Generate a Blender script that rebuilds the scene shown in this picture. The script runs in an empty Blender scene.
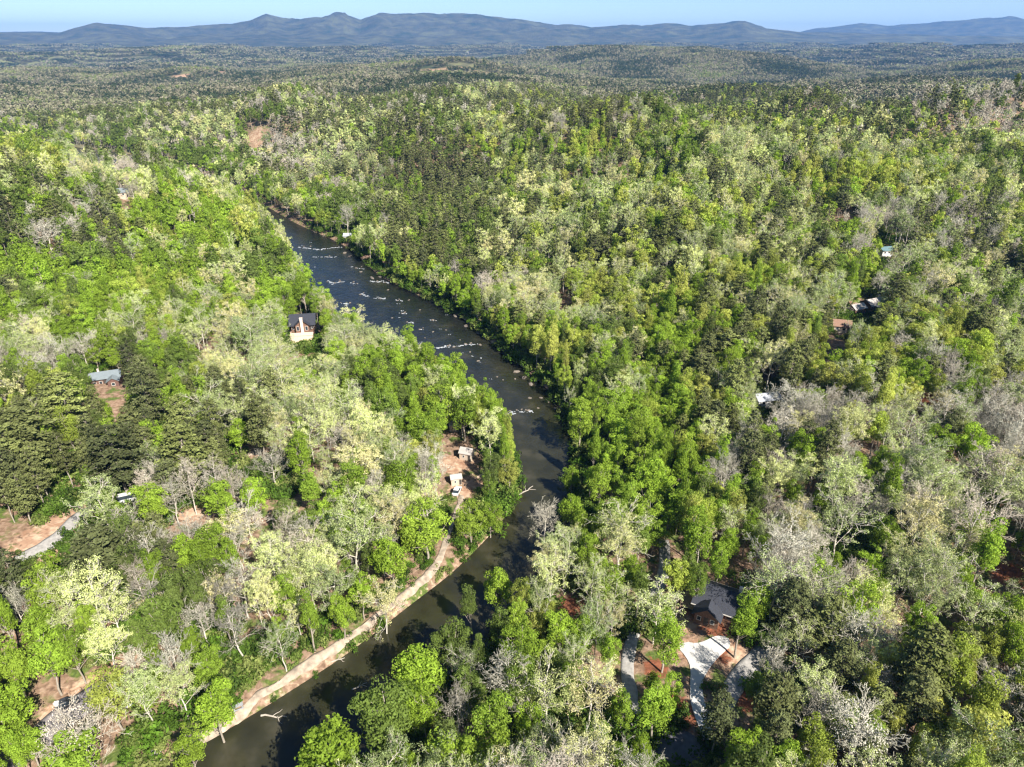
import bpy, bmesh, math, random
import numpy as np
from mathutils import Vector, Matrix

rng = np.random.default_rng(7)
random.seed(7)
S = bpy.context.scene
COL = S.collection

# ------------------------------------------------------------------ camera
CAM = np.array([0.0, 0.0, 115.0])
PITCH = math.radians(26.7)
FPX = 683.0
cam_d = bpy.data.cameras.new("camera")
cam_d.lens = 24.01
cam_d.sensor_width = 36
cam_d.clip_start = 0.5
cam_d.clip_end = 60000
cam = bpy.data.objects.new("camera", cam_d)
COL.objects.link(cam)
cam.location = CAM
cam.rotation_euler = (math.pi / 2 - PITCH, 0, 0)
S.camera = cam
S.render.resolution_x, S.render.resolution_y = 1024, 767

# ------------------------------------------------------------------ sky, sun, exposure
SUN_ELEV = math.radians(41)
SUN_AZ = math.radians(143)          # clockwise from +Y: behind the camera and to the right
sun_dir = Vector((math.sin(SUN_AZ) * math.cos(SUN_ELEV), math.cos(SUN_AZ) * math.cos(SUN_ELEV), math.sin(SUN_ELEV)))
W = bpy.data.worlds.new("World")
S.world = W
W.use_nodes = True
wn = W.node_tree.nodes
wl = W.node_tree.links
bg = wn["Background"]
sky = wn.new("ShaderNodeTexSky")
sky.sky_type = 'NISHITA'
sky.sun_disc = False
sky.sun_elevation = SUN_ELEV
sky.sun_rotation = SUN_AZ
sky.altitude = 300
sky.air_density = 0.8
sky.dust_density = 0.1
sky.ozone_density = 5.0
wl.new(sky.outputs[0], bg.inputs[0])
bg.inputs[1].default_value = 0.064
sl = bpy.data.lights.new("sun", 'SUN')
sl.energy = 5.0
sl.angle = math.radians(0.5)
sl.color = (1.0, 0.94, 0.84)
so = bpy.data.objects.new("sun", sl)
so.rotation_euler = sun_dir.to_track_quat('Z', 'Y').to_euler()
so.location = (200, -200, 400)
COL.objects.link(so)
S.view_settings.view_transform = 'Standard'
S.view_settings.look = 'None'
S.view_settings.exposure = 1.22
S.view_settings.gamma = 1
S.view_settings.use_curve_mapping = False
cy = S.cycles
cy.max_bounces = 5
cy.diffuse_bounces = 3
cy.glossy_bounces = 2
cy.transmission_bounces = 2
cy.transparent_max_bounces = 4
cy.volume_bounces = 1
cy.use_denoising = True
cy.denoiser = 'OPENIMAGEDENOISE'
cy.denoising_input_passes = 'RGB_ALBEDO_NORMAL'
cy.denoising_prefilter = 'ACCURATE'
cy.pixel_filter_type = 'BLACKMAN_HARRIS'
cy.filter_width = 1.3
S.render.threads_mode = 'AUTO'

# ------------------------------------------------------------------ helpers: rays, noise
R3 = np.array([1.0, 0, 0]); F3 = np.array([0, math.cos(PITCH), -math.sin(PITCH)]); U3 = np.array([0, math.sin(PITCH), math.cos(PITCH)])

def ray(u, v):
    d = F3 + (u - 512) / FPX * R3 + (383.5 - v) / FPX * U3
    return d / np.linalg.norm(d)

def flat(u, v, z=0.0):
    d = ray(u, v)
    t = (z - CAM[2]) / d[2]
    return CAM[:2] + d[:2] * t

def project(P):
    q = P - CAM
    z = q @ F3
    return 512 + FPX * (q @ R3) / z, 383.5 - FPX * (q @ U3) / z, z

def _hash(ix, iy, s):
    h = (ix.astype(np.int64) * 374761393 + iy.astype(np.int64) * 668265263 + s * 1442695041) & 0xffffffff
    h = ((h ^ (h >> 13)) * 1274126177) & 0xffffffff
    return ((h ^ (h >> 16)) & 0xffff) / 65535.0

def vnoise(x, y, wl_, s=0):
    x = x / wl_ + 1000.3; y = y / wl_ + 1000.7
    ix = np.floor(x); iy = np.floor(y)
    fx = x - ix; fy = y - iy
    fx = fx * fx * fx * (fx * (fx * 6 - 15) + 10); fy = fy * fy * fy * (fy * (fy * 6 - 15) + 10)
    a = _hash(ix, iy, s); b = _hash(ix + 1, iy, s); c = _hash(ix, iy + 1, s); d = _hash(ix + 1, iy + 1, s)
    return (a + (b - a) * fx) * (1 - fy) + (c + (d - c) * fx) * fy

def fbm(x, y, wl_, s=0, o=4):
    t = 0; a = 1; n = 0
    for i in range(o):
        t = t + a * vnoise(x, y, wl_ / 2 ** i, s + i * 17); n += a; a *= 0.5
    return t / n

def sstep(x, a, b):
    t = np.clip((x - a) / (b - a), 0, 1)
    return t * t * (3 - 2 * t)

# ------------------------------------------------------------------ the river's two banks
LB = [(190, 752), (240, 724), (330, 667), (365, 642), (410, 606), (450, 576), (478, 549), (503, 522), (520, 494), (516, 462), (495, 428),
      (466, 398), (430, 374), (385, 362), (350, 347), (322, 312), (298, 274), (283, 247), (262, 224), (240, 208), (213, 194), (190, 184),
      (160, 171), (130, 166), (95, 162), (60, 158), (30, 150), (0, 145), (-40, 139)]
RB = [(345, 790), (415, 722), (455, 684), (495, 645), (530, 604), (554, 568), (567, 534), (572, 504), (571, 470), (575, 442), (562, 412), (548, 389),
      (524, 369), (486, 339), (457, 313), (391, 283), (371, 270), (350, 247), (300, 226), (278, 213), (255, 200), (230, 188), (200, 175),
      (165, 160), (110, 151), (80, 148), (50, 143), (20, 137), (-40, 131)]
LBw = [np.array((-190.0, -60.0)), np.array((-120.0, 30.0))] + [flat(*p) for p in LB] + [np.array((-900.0, 960.0))]
RBw = [np.array((-130.0, -80.0)), np.array((-80.0, 20.0))] + [flat(*p) for p in RB] + [np.array((-900.0, 1060.0))]

def smooth_line(pts, n=3):
    p = np.array(pts)
    for _ in range(n):
        q = [p[0]]
        for a, b in zip(p[:-1], p[1:]):
            q += [a * .75 + b * .25, a * .25 + b * .75]
        q.append(p[-1]); p = np.array(q)
    return p
LBs = smooth_line(LBw, 2); RBs = smooth_line(RBw, 2)
POLY = np.concatenate([LBs, RBs[::-1]])

def dist_line(x, y, L):
    best = np.full(x.shape, 1e12)
    for a, b in zip(L[:-1], L[1:]):
        d = b - a; L2 = d @ d + 1e-9
        t = np.clip(((x - a[0]) * d[0] + (y - a[1]) * d[1]) / L2, 0, 1)
        dx = x - (a[0] + t * d[0]); dy = y - (a[1] + t * d[1])
        best = np.minimum(best, dx * dx + dy * dy)
    return np.sqrt(best)

def inside(x, y, P):
    r = np.zeros(x.shape, bool)
    for a, b in zip(P, np.roll(P, -1, 0)):
        c = ((a[1] > y) != (b[1] > y))
        xi = (b[0] - a[0]) * (y - a[1]) / (b[1] - a[1] + 1e-12) + a[0]
        r ^= c & (x < xi)
    return r

def river_sd(x, y):
    """signed distance to the river: negative in the water"""
    x = np.asarray(x, float); y = np.asarray(y, float)
    out = np.full(x.shape, 900.0)
    near = (np.abs(x) < 1500) & (y < 1500) & (y > -400)
    if near.any():
        xs, ys = x[near], y[near]
        dl, dr = dist_line(xs, ys, LBs), dist_line(xs, ys, RBs)
        d = np.minimum(dl, dr)
        d = np.where(inside(xs, ys, POLY), -d, d)
        out[near] = np.minimum(d, 900)
    return out

def left_side(x, y):
    return dist_line(x, y, LBs) < dist_line(x, y, RBs)

def bump(x, y, cx, cy, rx, ry, a=0.0):
    c, s = math.cos(a), math.sin(a)
    X = ((x - cx) * c + (y - cy) * s) / rx; Y = (-(x - cx) * s + (y - cy) * c) / ry
    return np.exp(-(X * X + Y * Y))

def terrain(x, y, sd=None):
    x = np.asarray(x, float); y = np.asarray(y, float)
    if sd is None: sd = river_sd(x, y)
    r = np.hypot(x, y)
    # valley floor, banks and shelf
    bank = sstep(sd, -3, 3.5)
    z = -1.8 + 3.6 * bank + 0.04 * np.clip(sd, 0, 40)
    rise = sstep(sd, 14, 130)
    rise2 = sstep(sd, 10, 60)
    n1 = fbm(x, y, 250, 3, 4) * .6 + (1 - np.abs(2 * fbm(x, y, 330, 14, 3) - 1) * 1.6) * .4 - 0.46
    z = z + rise * n1 * 105 * sstep(r, 40, 420) + rise2 * (fbm(x, y, 70, 9, 3) - .5) * 9
    # left ridge
    z = z + rise * (31 * bump(x, y, -235, 385, 150, 95, -0.15) + 26 * bump(x, y, -330, 230, 170, 170) + 20 * bump(x, y, -150, 235, 75, 80)
                    + 14 * bump(x, y, -150, 110, 70, 70) + 24 * bump(x, y, -420, 480, 150, 120))
    z = z + rise2 * (13 * bump(x, y, -255, 500, 95, 48, -0.5) + 16 * bump(x, y, -165, 440, 60, 45, -0.6) + 14 * bump(x, y, -168, 402, 38, 34) + 10 * bump(x, y, -350, 560, 90, 50, -.3))
    # right hills
    z = z + rise * (10 * bump(x, y, 230, 260, 150, 130) + 16 * bump(x, y, 60, 560, 170, 110) + 22 * bump(x, y, 420, 420, 170, 170)
                    + 22 * bump(x, y, -45, 700, 120, 95) + 13 * bump(x, y, 60, 760, 230, 110) + 16 * bump(x, y, 420, 780, 330, 120) + 18 * bump(x, y, 850, 760, 260, 160)
                    + 20 * bump(x, y, 190, 470, 190, 42, .30) + 24 * bump(x, y, 350, 610, 260, 46, .22) + 20 * bump(x, y, 520, 420, 170, 40, -.25) + 18 * bump(x, y, 20, 590, 110, 42, -.2) + 24 * bump(x, y, -280, 830, 220, 120) + 30 * bump(x, y, -700, 760, 200, 220))
    # rolling country beyond
    far = sstep(r, 900, 1700)
    z = z * (1 - 0.9 * far) + far * (fbm(x, y, 1050, 21, 5) - .46) * 215 * (0.55 + 0.45 * sstep(r, 1500, 4000))
    z = z + 42 * bump(x, y, -208, 2440, 280, 110) + 34 * bump(x, y, -1090, 2560, 200, 120)
    return z

NA, NR = 330, 900
AZ = np.linspace(-math.radians(57), math.radians(57), NA)
RR = np.exp(np.linspace(math.log(55), math.log(21000), NR))
OY = -110.0
A2, R2 = np.meshgrid(AZ, RR)
GX = R2 * np.sin(A2); GY = R2 * np.cos(A2) + OY
GSD = river_sd(GX, GY)
GZ = terrain(GX, GY, GSD)

def height(x, y):
    """height of the terrain MESH (bilinear over its grid)"""
    x = np.atleast_1d(np.asarray(x, float)); y = np.atleast_1d(np.asarray(y, float))
    r = np.hypot(x, y - OY); a = np.arctan2(x, y - OY)
    fa = np.clip((a - AZ[0]) / (AZ[1] - AZ[0]), 0, NA - 1.001)
    fr = np.clip((np.log(np.maximum(r, 1)) - math.log(55)) / (math.log(21000) - math.log(55)) * (NR - 1), 0, NR - 1.001)
    ia = fa.astype(int); ir = fr.astype(int); ta = fa - ia; tr = fr - ir
    return ((GZ[ir, ia] * (1 - ta) + GZ[ir, ia + 1] * ta) * (1 - tr) + (GZ[ir + 1, ia] * (1 - ta) + GZ[ir + 1, ia + 1] * ta) * tr)

def hit(u, v, off=0.0):
    """where the sight line through a photo point meets the ground (or a surface OFF above it)"""
    d = ray(u, v)
    t = np.exp(np.linspace(math.log(60), math.log(16000), 2600))
    P = CAM + d * t[:, None]
    g = height(P[:, 0], P[:, 1]) + off
    k = np.argmax(P[:, 2] < g)
    if k == 0: k = len(t) - 1
    a = P[k - 1, 2] - g[k - 1]; b = g[k] - P[k, 2]
    w = a / (a + b + 1e-9)
    Q = P[k - 1] * (1 - w) + P[k] * w
    return Q[0], Q[1], Q[2] - off

# ------------------------------------------------------------------ mesh helpers
def mesh_np(name, V, Fq, mats, mi=None, attrs=None, smooth=False):
    """V (n,3); Fq list of (m,k) index arrays"""
    me = bpy.data.meshes.new(name)
    V = np.asarray(V, np.float32)
    me.vertices.add(len(V)); me.vertices.foreach_set("co", V.ravel())
    loops = np.concatenate([f.ravel() for f in Fq]).astype(np.int32)
    sizes = np.concatenate([np.full(len(f), f.shape[1]) for f in Fq]).astype(np.int32)
    starts = np.concatenate([[0], np.cumsum(sizes)[:-1]]).astype(np.int32)
    me.loops.add(len(loops)); me.loops.foreach_set("vertex_index", loops)
    me.polygons.add(len(sizes)); me.polygons.foreach_set("loop_start", starts)
    if mi is not None: me.polygons.foreach_set("material_index", np.asarray(mi, np.int32))
    if smooth: me.polygons.foreach_set("use_smooth", np.ones(len(sizes), bool))
    for m in mats: me.materials.append(m)
    for k, (dom, a) in (attrs or {}).items():
        at = me.attributes.new(k, 'FLOAT', dom)
        at.data.foreach_set("value", np.asarray(a, np.float32))
    me.update(calc_edges=True)
    return me

def obj(name, data, parent=None, loc=None):
    o = bpy.data.objects.new(name, data)
    COL.objects.link(o)
    if parent is not None: o.parent = parent
    if loc is not None: o.location = loc
    return o

def tag(o, label=None, cat=None, group=None, kind=None):
    if label: o["label"] = label
    if cat: o["category"] = cat
    if group: o["group"] = group
    if kind: o["kind"] = kind
    return o

def empty(name, loc, rz=0.0):
    o = bpy.data.objects.new(name, None); COL.objects.link(o)
    o.location = loc; o.rotation_euler = (0, 0, rz); o.empty_display_size = 1
    return o

# ------------------------------------------------------------------ materials
def new_mat(name):
    m = bpy.data.materials.new(name); m.use_nodes = True
    m.node_tree.nodes.clear()
    return m, m.node_tree.nodes, m.node_tree.links

def ramp(n, stops, interp='LINEAR'):
    r = n.new("ShaderNodeValToRGB"); cr = r.color_ramp; cr.interpolation = interp
    while len(cr.elements) < len(stops): cr.elements.new(0.5)
    for e, (p, c) in zip(cr.elements, stops):
        e.position = p; e.color = (*c, 1)
    return r

def simple(name, col, rough=0.8, noise=0.15, scale=3.0, metal=0.0, bump_=0.0):
    m, n, l = new_mat(name)
    o = n.new("ShaderNodeOutputMaterial"); p = n.new("ShaderNodeBsdfPrincipled")
    tc = n.new("ShaderNodeTexCoord"); nz = n.new("ShaderNodeTexNoise"); nz.inputs["Scale"].default_value = scale; nz.inputs["Detail"].default_value = 5
    l.new(tc.outputs["Object"], nz.inputs["Vector"])
    a = tuple(c * (1 - noise) for c in col); b = tuple(min(1, c * (1 + noise)) for c in col)
    r = ramp(n, [(0.3, a), (0.7, b)])
    l.new(nz.outputs[0], r.inputs[0]); l.new(r.outputs[0], p.inputs["Base Color"])
    p.inputs["Roughness"].default_value = rough; p.inputs["Metallic"].default_value = metal
    if bump_:
        bp = n.new("ShaderNodeBump"); bp.inputs["Strength"].default_value = bump_; bp.inputs["Distance"].default_value = .1
        l.new(nz.outputs[0], bp.inputs["Height"]); l.new(bp.outputs[0], p.inputs["Normal"])
    l.new(p.outputs[0], o.inputs[0])
    return m

def leaf_mat(name, stops, trans=0.3, var=0.35, tmul=(1.15, 1.1, 0.6)):
    m, n, l = new_mat(name)
    o = n.new("ShaderNodeOutputMaterial")
    at = n.new("ShaderNodeAttribute"); at.attribute_type = 'INSTANCER'; at.attribute_name = "tint"
    r = ramp(n, stops)
    l.new(at.outputs["Fac"], r.inputs[0])
    v = n.new("ShaderNodeAttribute"); v.attribute_name = "v"
    mr = n.new("ShaderNodeMapRange"); mr.inputs[3].default_value = 1 - var; mr.inputs[4].default_value = 1 + var
    oi = n.new("ShaderNodeObjectInfo"); m2 = n.new("ShaderNodeMapRange"); m2.inputs[3].default_value = .74; m2.inputs[4].default_value = 1.26
    l.new(oi.outputs["Random"], m2.inputs[0]); mm = n.new("ShaderNodeMath"); mm.operation = 'MULTIPLY'; l.new(mr.outputs[0], mm.inputs[0]); l.new(m2.outputs[0], mm.inputs[1])
    l.new(v.outputs["Fac"], mr.inputs[0])
    mx = n.new("ShaderNodeVectorMath"); mx.operation = 'SCALE'
    l.new(r.outputs[0], mx.inputs[0]); l.new(mm.outputs[0], mx.inputs["Scale"])
    d = n.new("ShaderNodeBsdfDiffuse"); t = n.new("ShaderNodeBsdfTranslucent"); ms = n.new("ShaderNodeMixShader"); ms.inputs[0].default_value = trans
    tm = n.new("ShaderNodeVectorMath"); tm.operation = 'MULTIPLY'; tm.inputs[1].default_value = tmul
    l.new(mx.outputs[0], d.inputs[0]); l.new(mx.outputs[0], tm.inputs[0]); l.new(tm.outputs[0], t.inputs[0])
    l.new(d.outputs[0], ms.inputs[1]); l.new(t.outputs[0], ms.inputs[2]); l.new(ms.outputs[0], o.inputs[0])
    return m

M = {}
M['leafy'] = leaf_mat("spring_leaves", [(0.0, (.14, .18, .055)), (0.3, (.18, .265, .045)), (0.6, (.265, .385, .045)), (0.85, (.34, .415, .075)), (1.0, (.43, .44, .12))], 0.42)
M['bud'] = leaf_mat("budding_leaves", [(0.0, (.22, .28, .11)), (0.35, (.38, .44, .18)), (0.7, (.54, .59, .23)), (1.0, (.55, .50, .25))], 0.2, 0.45, tmul=(1, 1, .8))
M['pine'] = leaf_mat("pine_needles", [(0.0, (.075, .088, .038)), (0.5, (.125, .138, .052)), (1.0, (.17, .195, .06))], 0.12, 0.45)
M['bush'] = leaf_mat("bush_leaves", [(0.0, (.05, .08, .02)), (0.5, (.09, .17, .02)), (1.0, (.22, .25, .08))], 0.3)
M['twig'] = leaf_mat("bare_twigs", [(0.0, (.32, .295, .24)), (0.5, (.46, .44, .35)), (1.0, (.43, .37, .295))], 0.0, 0.3)
M['bark_pale'] = simple("pale_bark", (.52, .475, .40), 0.9, 0.25, 2.0)
M['bark_grey'] = simple("grey_bark", (.30, .26, .21), 0.9, 0.25, 2.0)
M['bark_dark'] = simple("dark_bark", (.14, .11, .085), 0.9, 0.3, 2.0)

# ------------------------------------------------------------------ ground
def ground_mat():
    m, n, l = new_mat("forest_floor")
    o = n.new("ShaderNodeOutputMaterial"); p = n.new("ShaderNodeBsdfPrincipled"); p.inputs["Roughness"].default_value = 0.95
    p.inputs["Specular IOR Level"].default_value = 0.1
    g = n.new("ShaderNodeNewGeometry")
    def noise(s, det=6, dist=0.0):
        z = n.new("ShaderNodeTexNoise"); z.inputs["Scale"].default_value = s; z.inputs["Detail"].default_value = det; z.inputs["Distortion"].default_value = dist
        l.new(g.outputs["Position"], z.inputs["Vector"]); return z
    n1 = noise(0.9, 8, .4); litter = ramp(n, [(0.25, (.10, .062, .040)), (0.5, (.235, .155, .105)), (0.75, (.36, .26, .19))])
    l.new(n1.outputs[0], litter.inputs[0])
    n2 = noise(0.28, 6, .3); n3 = noise(1.7, 6)
    green = ramp(n, [(0.3, (.05, .075, .02)), (0.7, (.13, .17, .04))]); l.new(n3.outputs[0], green.inputs[0])
    gm = ramp(n, [(0.50, (0, 0, 0)), (0.60, (1, 1, 1))]); l.new(n2.outputs[0], gm.inputs[0])
    def mix(f, a, b):
        x = n.new("ShaderNodeMix"); x.data_type = 'RGBA'; l.new(f, x.inputs[0]); l.new(a, x.inputs[6]); l.new(b, x.inputs[7]); return x.outputs[2]
    def attr(nm):
        a = n.new("ShaderNodeAttribute"); a.attribute_name = nm; return a.outputs["Fac"]
    c = mix(gm.outputs[0], litter.outputs[0], green.outputs[0])
    nd = noise(0.35, 8, 1.2)
    dirt = ramp(n, [(0.3, (.24, .13, .08)), (0.5, (.36, .23, .155)), (0.7, (.50, .38, .27))]); l.new(nd.outputs[0], dirt.inputs[0])
    def wob(a):   # ragged edge
        s = n.new("ShaderNodeMath"); s.operation = 'MULTIPLY_ADD'; s.inputs[1].default_value = 1.0; l.new(n1.outputs[0], s.inputs[0]); 
        s.inputs[2].default_value = -0.5
        t = n.new("ShaderNodeMath"); t.operation = 'ADD'; l.new(s.outputs[0], t.inputs[0]); l.new(a, t.inputs[1])
        r = ramp(n, [(0.42, (0, 0, 0)), (0.58, (1, 1, 1))]); l.new(t.outputs[0], r.inputs[0]); return r.outputs[0]
    c = mix(wob(attr("dirt")), c, dirt.outputs[0])
    red = ramp(n, [(0.3, (.10, .045, .025)), (0.7, (.27, .10, .055))]); l.new(n1.outputs[0], red.inputs[0])
    c = mix(wob(attr("red")), c, red.outputs[0])
    sand = ramp(n, [(0.3, (.25, .18, .12)), (0.7, (.50, .39, .27))]); l.new(n3.outputs[0], sand.inputs[0])
    c = mix(wob(attr("sand")), c, sand.outputs[0])
    # far away the sheet carries the mixed tone of woodland between the crowns
    fg = ramp(n, [(0.35, (.045, .06, .03)), (0.5, (.12, .115, .07)), (0.65, (.16, .17, .07))])
    nf = noise(0.02, 8); l.new(nf.outputs[0], fg.inputs[0])
    c = mix(attr("far"), c, fg.outputs[0])
    l.new(c, p.inputs["Base Color"])
    bp = n.new("ShaderNodeBump"); bp.inputs["Strength"].default_value = 0.8; bp.inputs["Distance"].default_value = 0.4
    l.new(n1.outputs[0], bp.inputs["Height"]); l.new(bp.outputs[0], p.inputs["Normal"])
    l.new(p.outputs[0], o.inputs[0])
    return m

def blob_px(lst):
    """mask on the terrain from discs (photo point on the ground, radius in metres)"""
    out = np.zeros(GX.shape)
    for u, v, r in lst:
        x, y, _ = hit(u, v)
        out = np.maximum(out, 1 - np.hypot(GX - x, GY - y) / (2 * r))
    return np.clip(out, 0, 1)

dirt_m = blob_px([(45, 545, 7), (60, 530, 6), (85, 512, 5), (25, 560, 4), (75, 505, 5), (130, 668, 3), (110, 672, 3), (85, 690, 3), (50, 715, 2),
                  (565, 300, 5), (580, 308, 3), (840, 330, 5), (855, 320, 4), (255, 135, 10), (260, 148, 9), (250, 125, 7),
                  (230, 460, 3), (190, 515, 3), (455, 465, 5), (470, 490, 5), (490, 480, 4), (440, 500, 3), (500, 500, 3), (215, 600, 2),
                  (690, 650, 3), (735, 650, 3), (690, 625, 2.5), (730, 655, 3), (885, 312, 4), (760, 405, 3), (550, 385, 4), (570, 395, 3)])
def blob_w(lst):
    out = np.zeros(GX.shape)
    for x, y, rx, ry in lst: out = np.maximum(out, 1 - np.hypot((GX - x) / rx, (GY - y) / ry) / 2)
    return np.clip(out, 0, 1)
CLEAR = [(-330, 2335, 34, 9), (-255, 2350, 46, 17), (-165, 2362, 40, 9), (-75, 2350, 30, 12), (-30, 2362, 26, 7), (-1090, 2478, 30, 14)]
far_dirt = blob_w(CLEAR)
dirt_m = np.maximum(dirt_m, far_dirt)
red_m = blob_px([(704, 612, 3.4), (690, 602, 2.5), (715, 628, 2.5), (750, 700, 3), (735, 690, 2.5), (685, 715, 3), (676, 702, 2), (655, 668, 2.5), (570, 605, 2.8), (580, 611, 2), (560, 398, 3), (920, 400, 4), (935, 405, 3), (720, 655, 2), (1010, 575, 4), (925, 355, 3)])
dl = dist_line(GX, GY, LBs)
sand_m = np.where((GSD > -1.5) & (GSD < 1.6) & (GY < 440), 0.42, 0.0)
far_m = sstep(R2, 700, 1300)
far_m = far_m * (1 - (far_dirt > 0.3))
idx = np.arange(NA * NR).reshape(NR, NA)
quads = np.stack([idx[:-1, :-1], idx[:-1, 1:], idx[1:, 1:], idx[1:, :-1]], -1).reshape(-1, 4)[:, ::-1]
gm_ = mesh_np("ground", np.stack([GX, GY, GZ], -1).reshape(-1, 3), [quads], [ground_mat()], smooth=True,
              attrs={"dirt": ('POINT', dirt_m.ravel()), "red": ('POINT', red_m.ravel()), "sand": ('POINT', sand_m.ravel()), "far": ('POINT', far_m.ravel())})
if gm_.polygons[0].normal.z < 0: gm_.flip_normals()
tag(obj("ground", gm_), kind="structure")

# ------------------------------------------------------------------ water
def water_mat():
    m, n, l = new_mat("river_water")
    o = n.new("ShaderNodeOutputMaterial"); p = n.new("ShaderNodeBsdfPrincipled")
    g = n.new("ShaderNodeNewGeometry")
    sp = n.new("ShaderNodeSeparateXYZ"); l.new(g.outputs["Position"], sp.inputs[0])
    # calm pool downstream, broken water upstream
    mr = n.new("ShaderNodeMapRange"); mr.inputs[1].default_value = 175; mr.inputs[2].default_value = 300; l.new(sp.outputs["Y"], mr.inputs[0])
    n1 = n.new("ShaderNodeTexNoise"); n1.inputs["Scale"].default_value = 0.55; n1.inputs["Detail"].default_value = 6; n1.inputs["Distortion"].default_value = .6
    n2 = n.new("ShaderNodeTexNoise"); n2.inputs["Scale"].default_value = 0.12; n2.inputs["Detail"].default_value = 5
    l.new(g.outputs["Position"], n1.inputs["Vector"]); l.new(g.outputs["Position"], n2.inputs["Vector"])
    c = ramp(n, [(0.35, (.020, .020, .011)), (0.55, (.031, .030, .016)), (0.68, (.052, .048, .030))]); l.new(n2.outputs[0], c.inputs[0])
    c2 = ramp(n, [(0.35, (.006, .008, .009)), (0.6, (.012, .013, .012)), (0.75, (.030, .028, .020))]); l.new(n2.outputs[0], c2.inputs[0])
    mx = n.new("ShaderNodeMix"); mx.data_type = 'RGBA'; l.new(mr.outputs[0], mx.inputs[0]); l.new(c.outputs[0], mx.inputs[6]); l.new(c2.outputs[0], mx.inputs[7])
    l.new(mx.outputs[2], p.inputs["Base Color"])
    rr = n.new("ShaderNodeMapRange"); rr.inputs[3].default_value = 0.10; rr.inputs[4].default_value = 0.14
    l.new(mr.outputs[0], rr.inputs[0]); l.new(rr.outputs[0], p.inputs["Roughness"])
    p.inputs["IOR"].default_value = 1.40
    bs = n.new("ShaderNodeMapRange"); bs.inputs[3].default_value = 0.12; bs.inputs[4].default_value = 1.0; l.new(mr.outputs[0], bs.inputs[0])
    bp = n.new("ShaderNodeBump"); bp.inputs["Distance"].default_value = 0.35; l.new(bs.outputs[0], bp.inputs["Strength"])
    l.new(n1.outputs[0], bp.inputs["Height"]); l.new(bp.outputs[0], p.inputs["Normal"])
    l.new(p.outputs[0], o.inputs[0])
    return m
wm = mesh_np("river", np.array([(-1400, -400, 0), (1400, -400, 0), (1400, 1500, 0), (-1400, 1500, 0)], float), [np.array([[0, 1, 2, 3]])], [water_mat()])
def river_mesh():
    # a sheet a little wider than the banks, following the river
    n = 220
    def res(L):
        s = np.concatenate([[0], np.cumsum(np.hypot(*np.diff(L, axis=0).T))]); q = np.linspace(0, s[-1], n)
        return np.stack([np.interp(q, s, L[:, 0]), np.interp(q, s, L[:, 1])], -1)
    a, b = res(LBs), res(RBs)
    d = b - a; d /= np.linalg.norm(d, axis=1)[:, None]
    a = a - d * 3; b = b + d * 3
    K = 8
    V = np.concatenate([a * (1 - t) + b * t for t in np.linspace(0, 1, K + 1)]).reshape(K + 1, n, 2)
    V = np.concatenate([V, np.zeros((K + 1, n, 1))], -1).reshape(-1, 3)
    i = np.arange((K + 1) * n).reshape(K + 1, n)
    q = np.stack([i[:-1, :-1], i[:-1, 1:], i[1:, 1:], i[1:, :-1]], -1).reshape(-1, 4)
    me = mesh_np("river", V, [q], [water_mat()])
    if me.polygons[0].normal.z < 0: me.flip_normals()
    return me
bpy.data.meshes.remove(wm)
tag(obj("river", river_mesh()), kind="structure")

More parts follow.
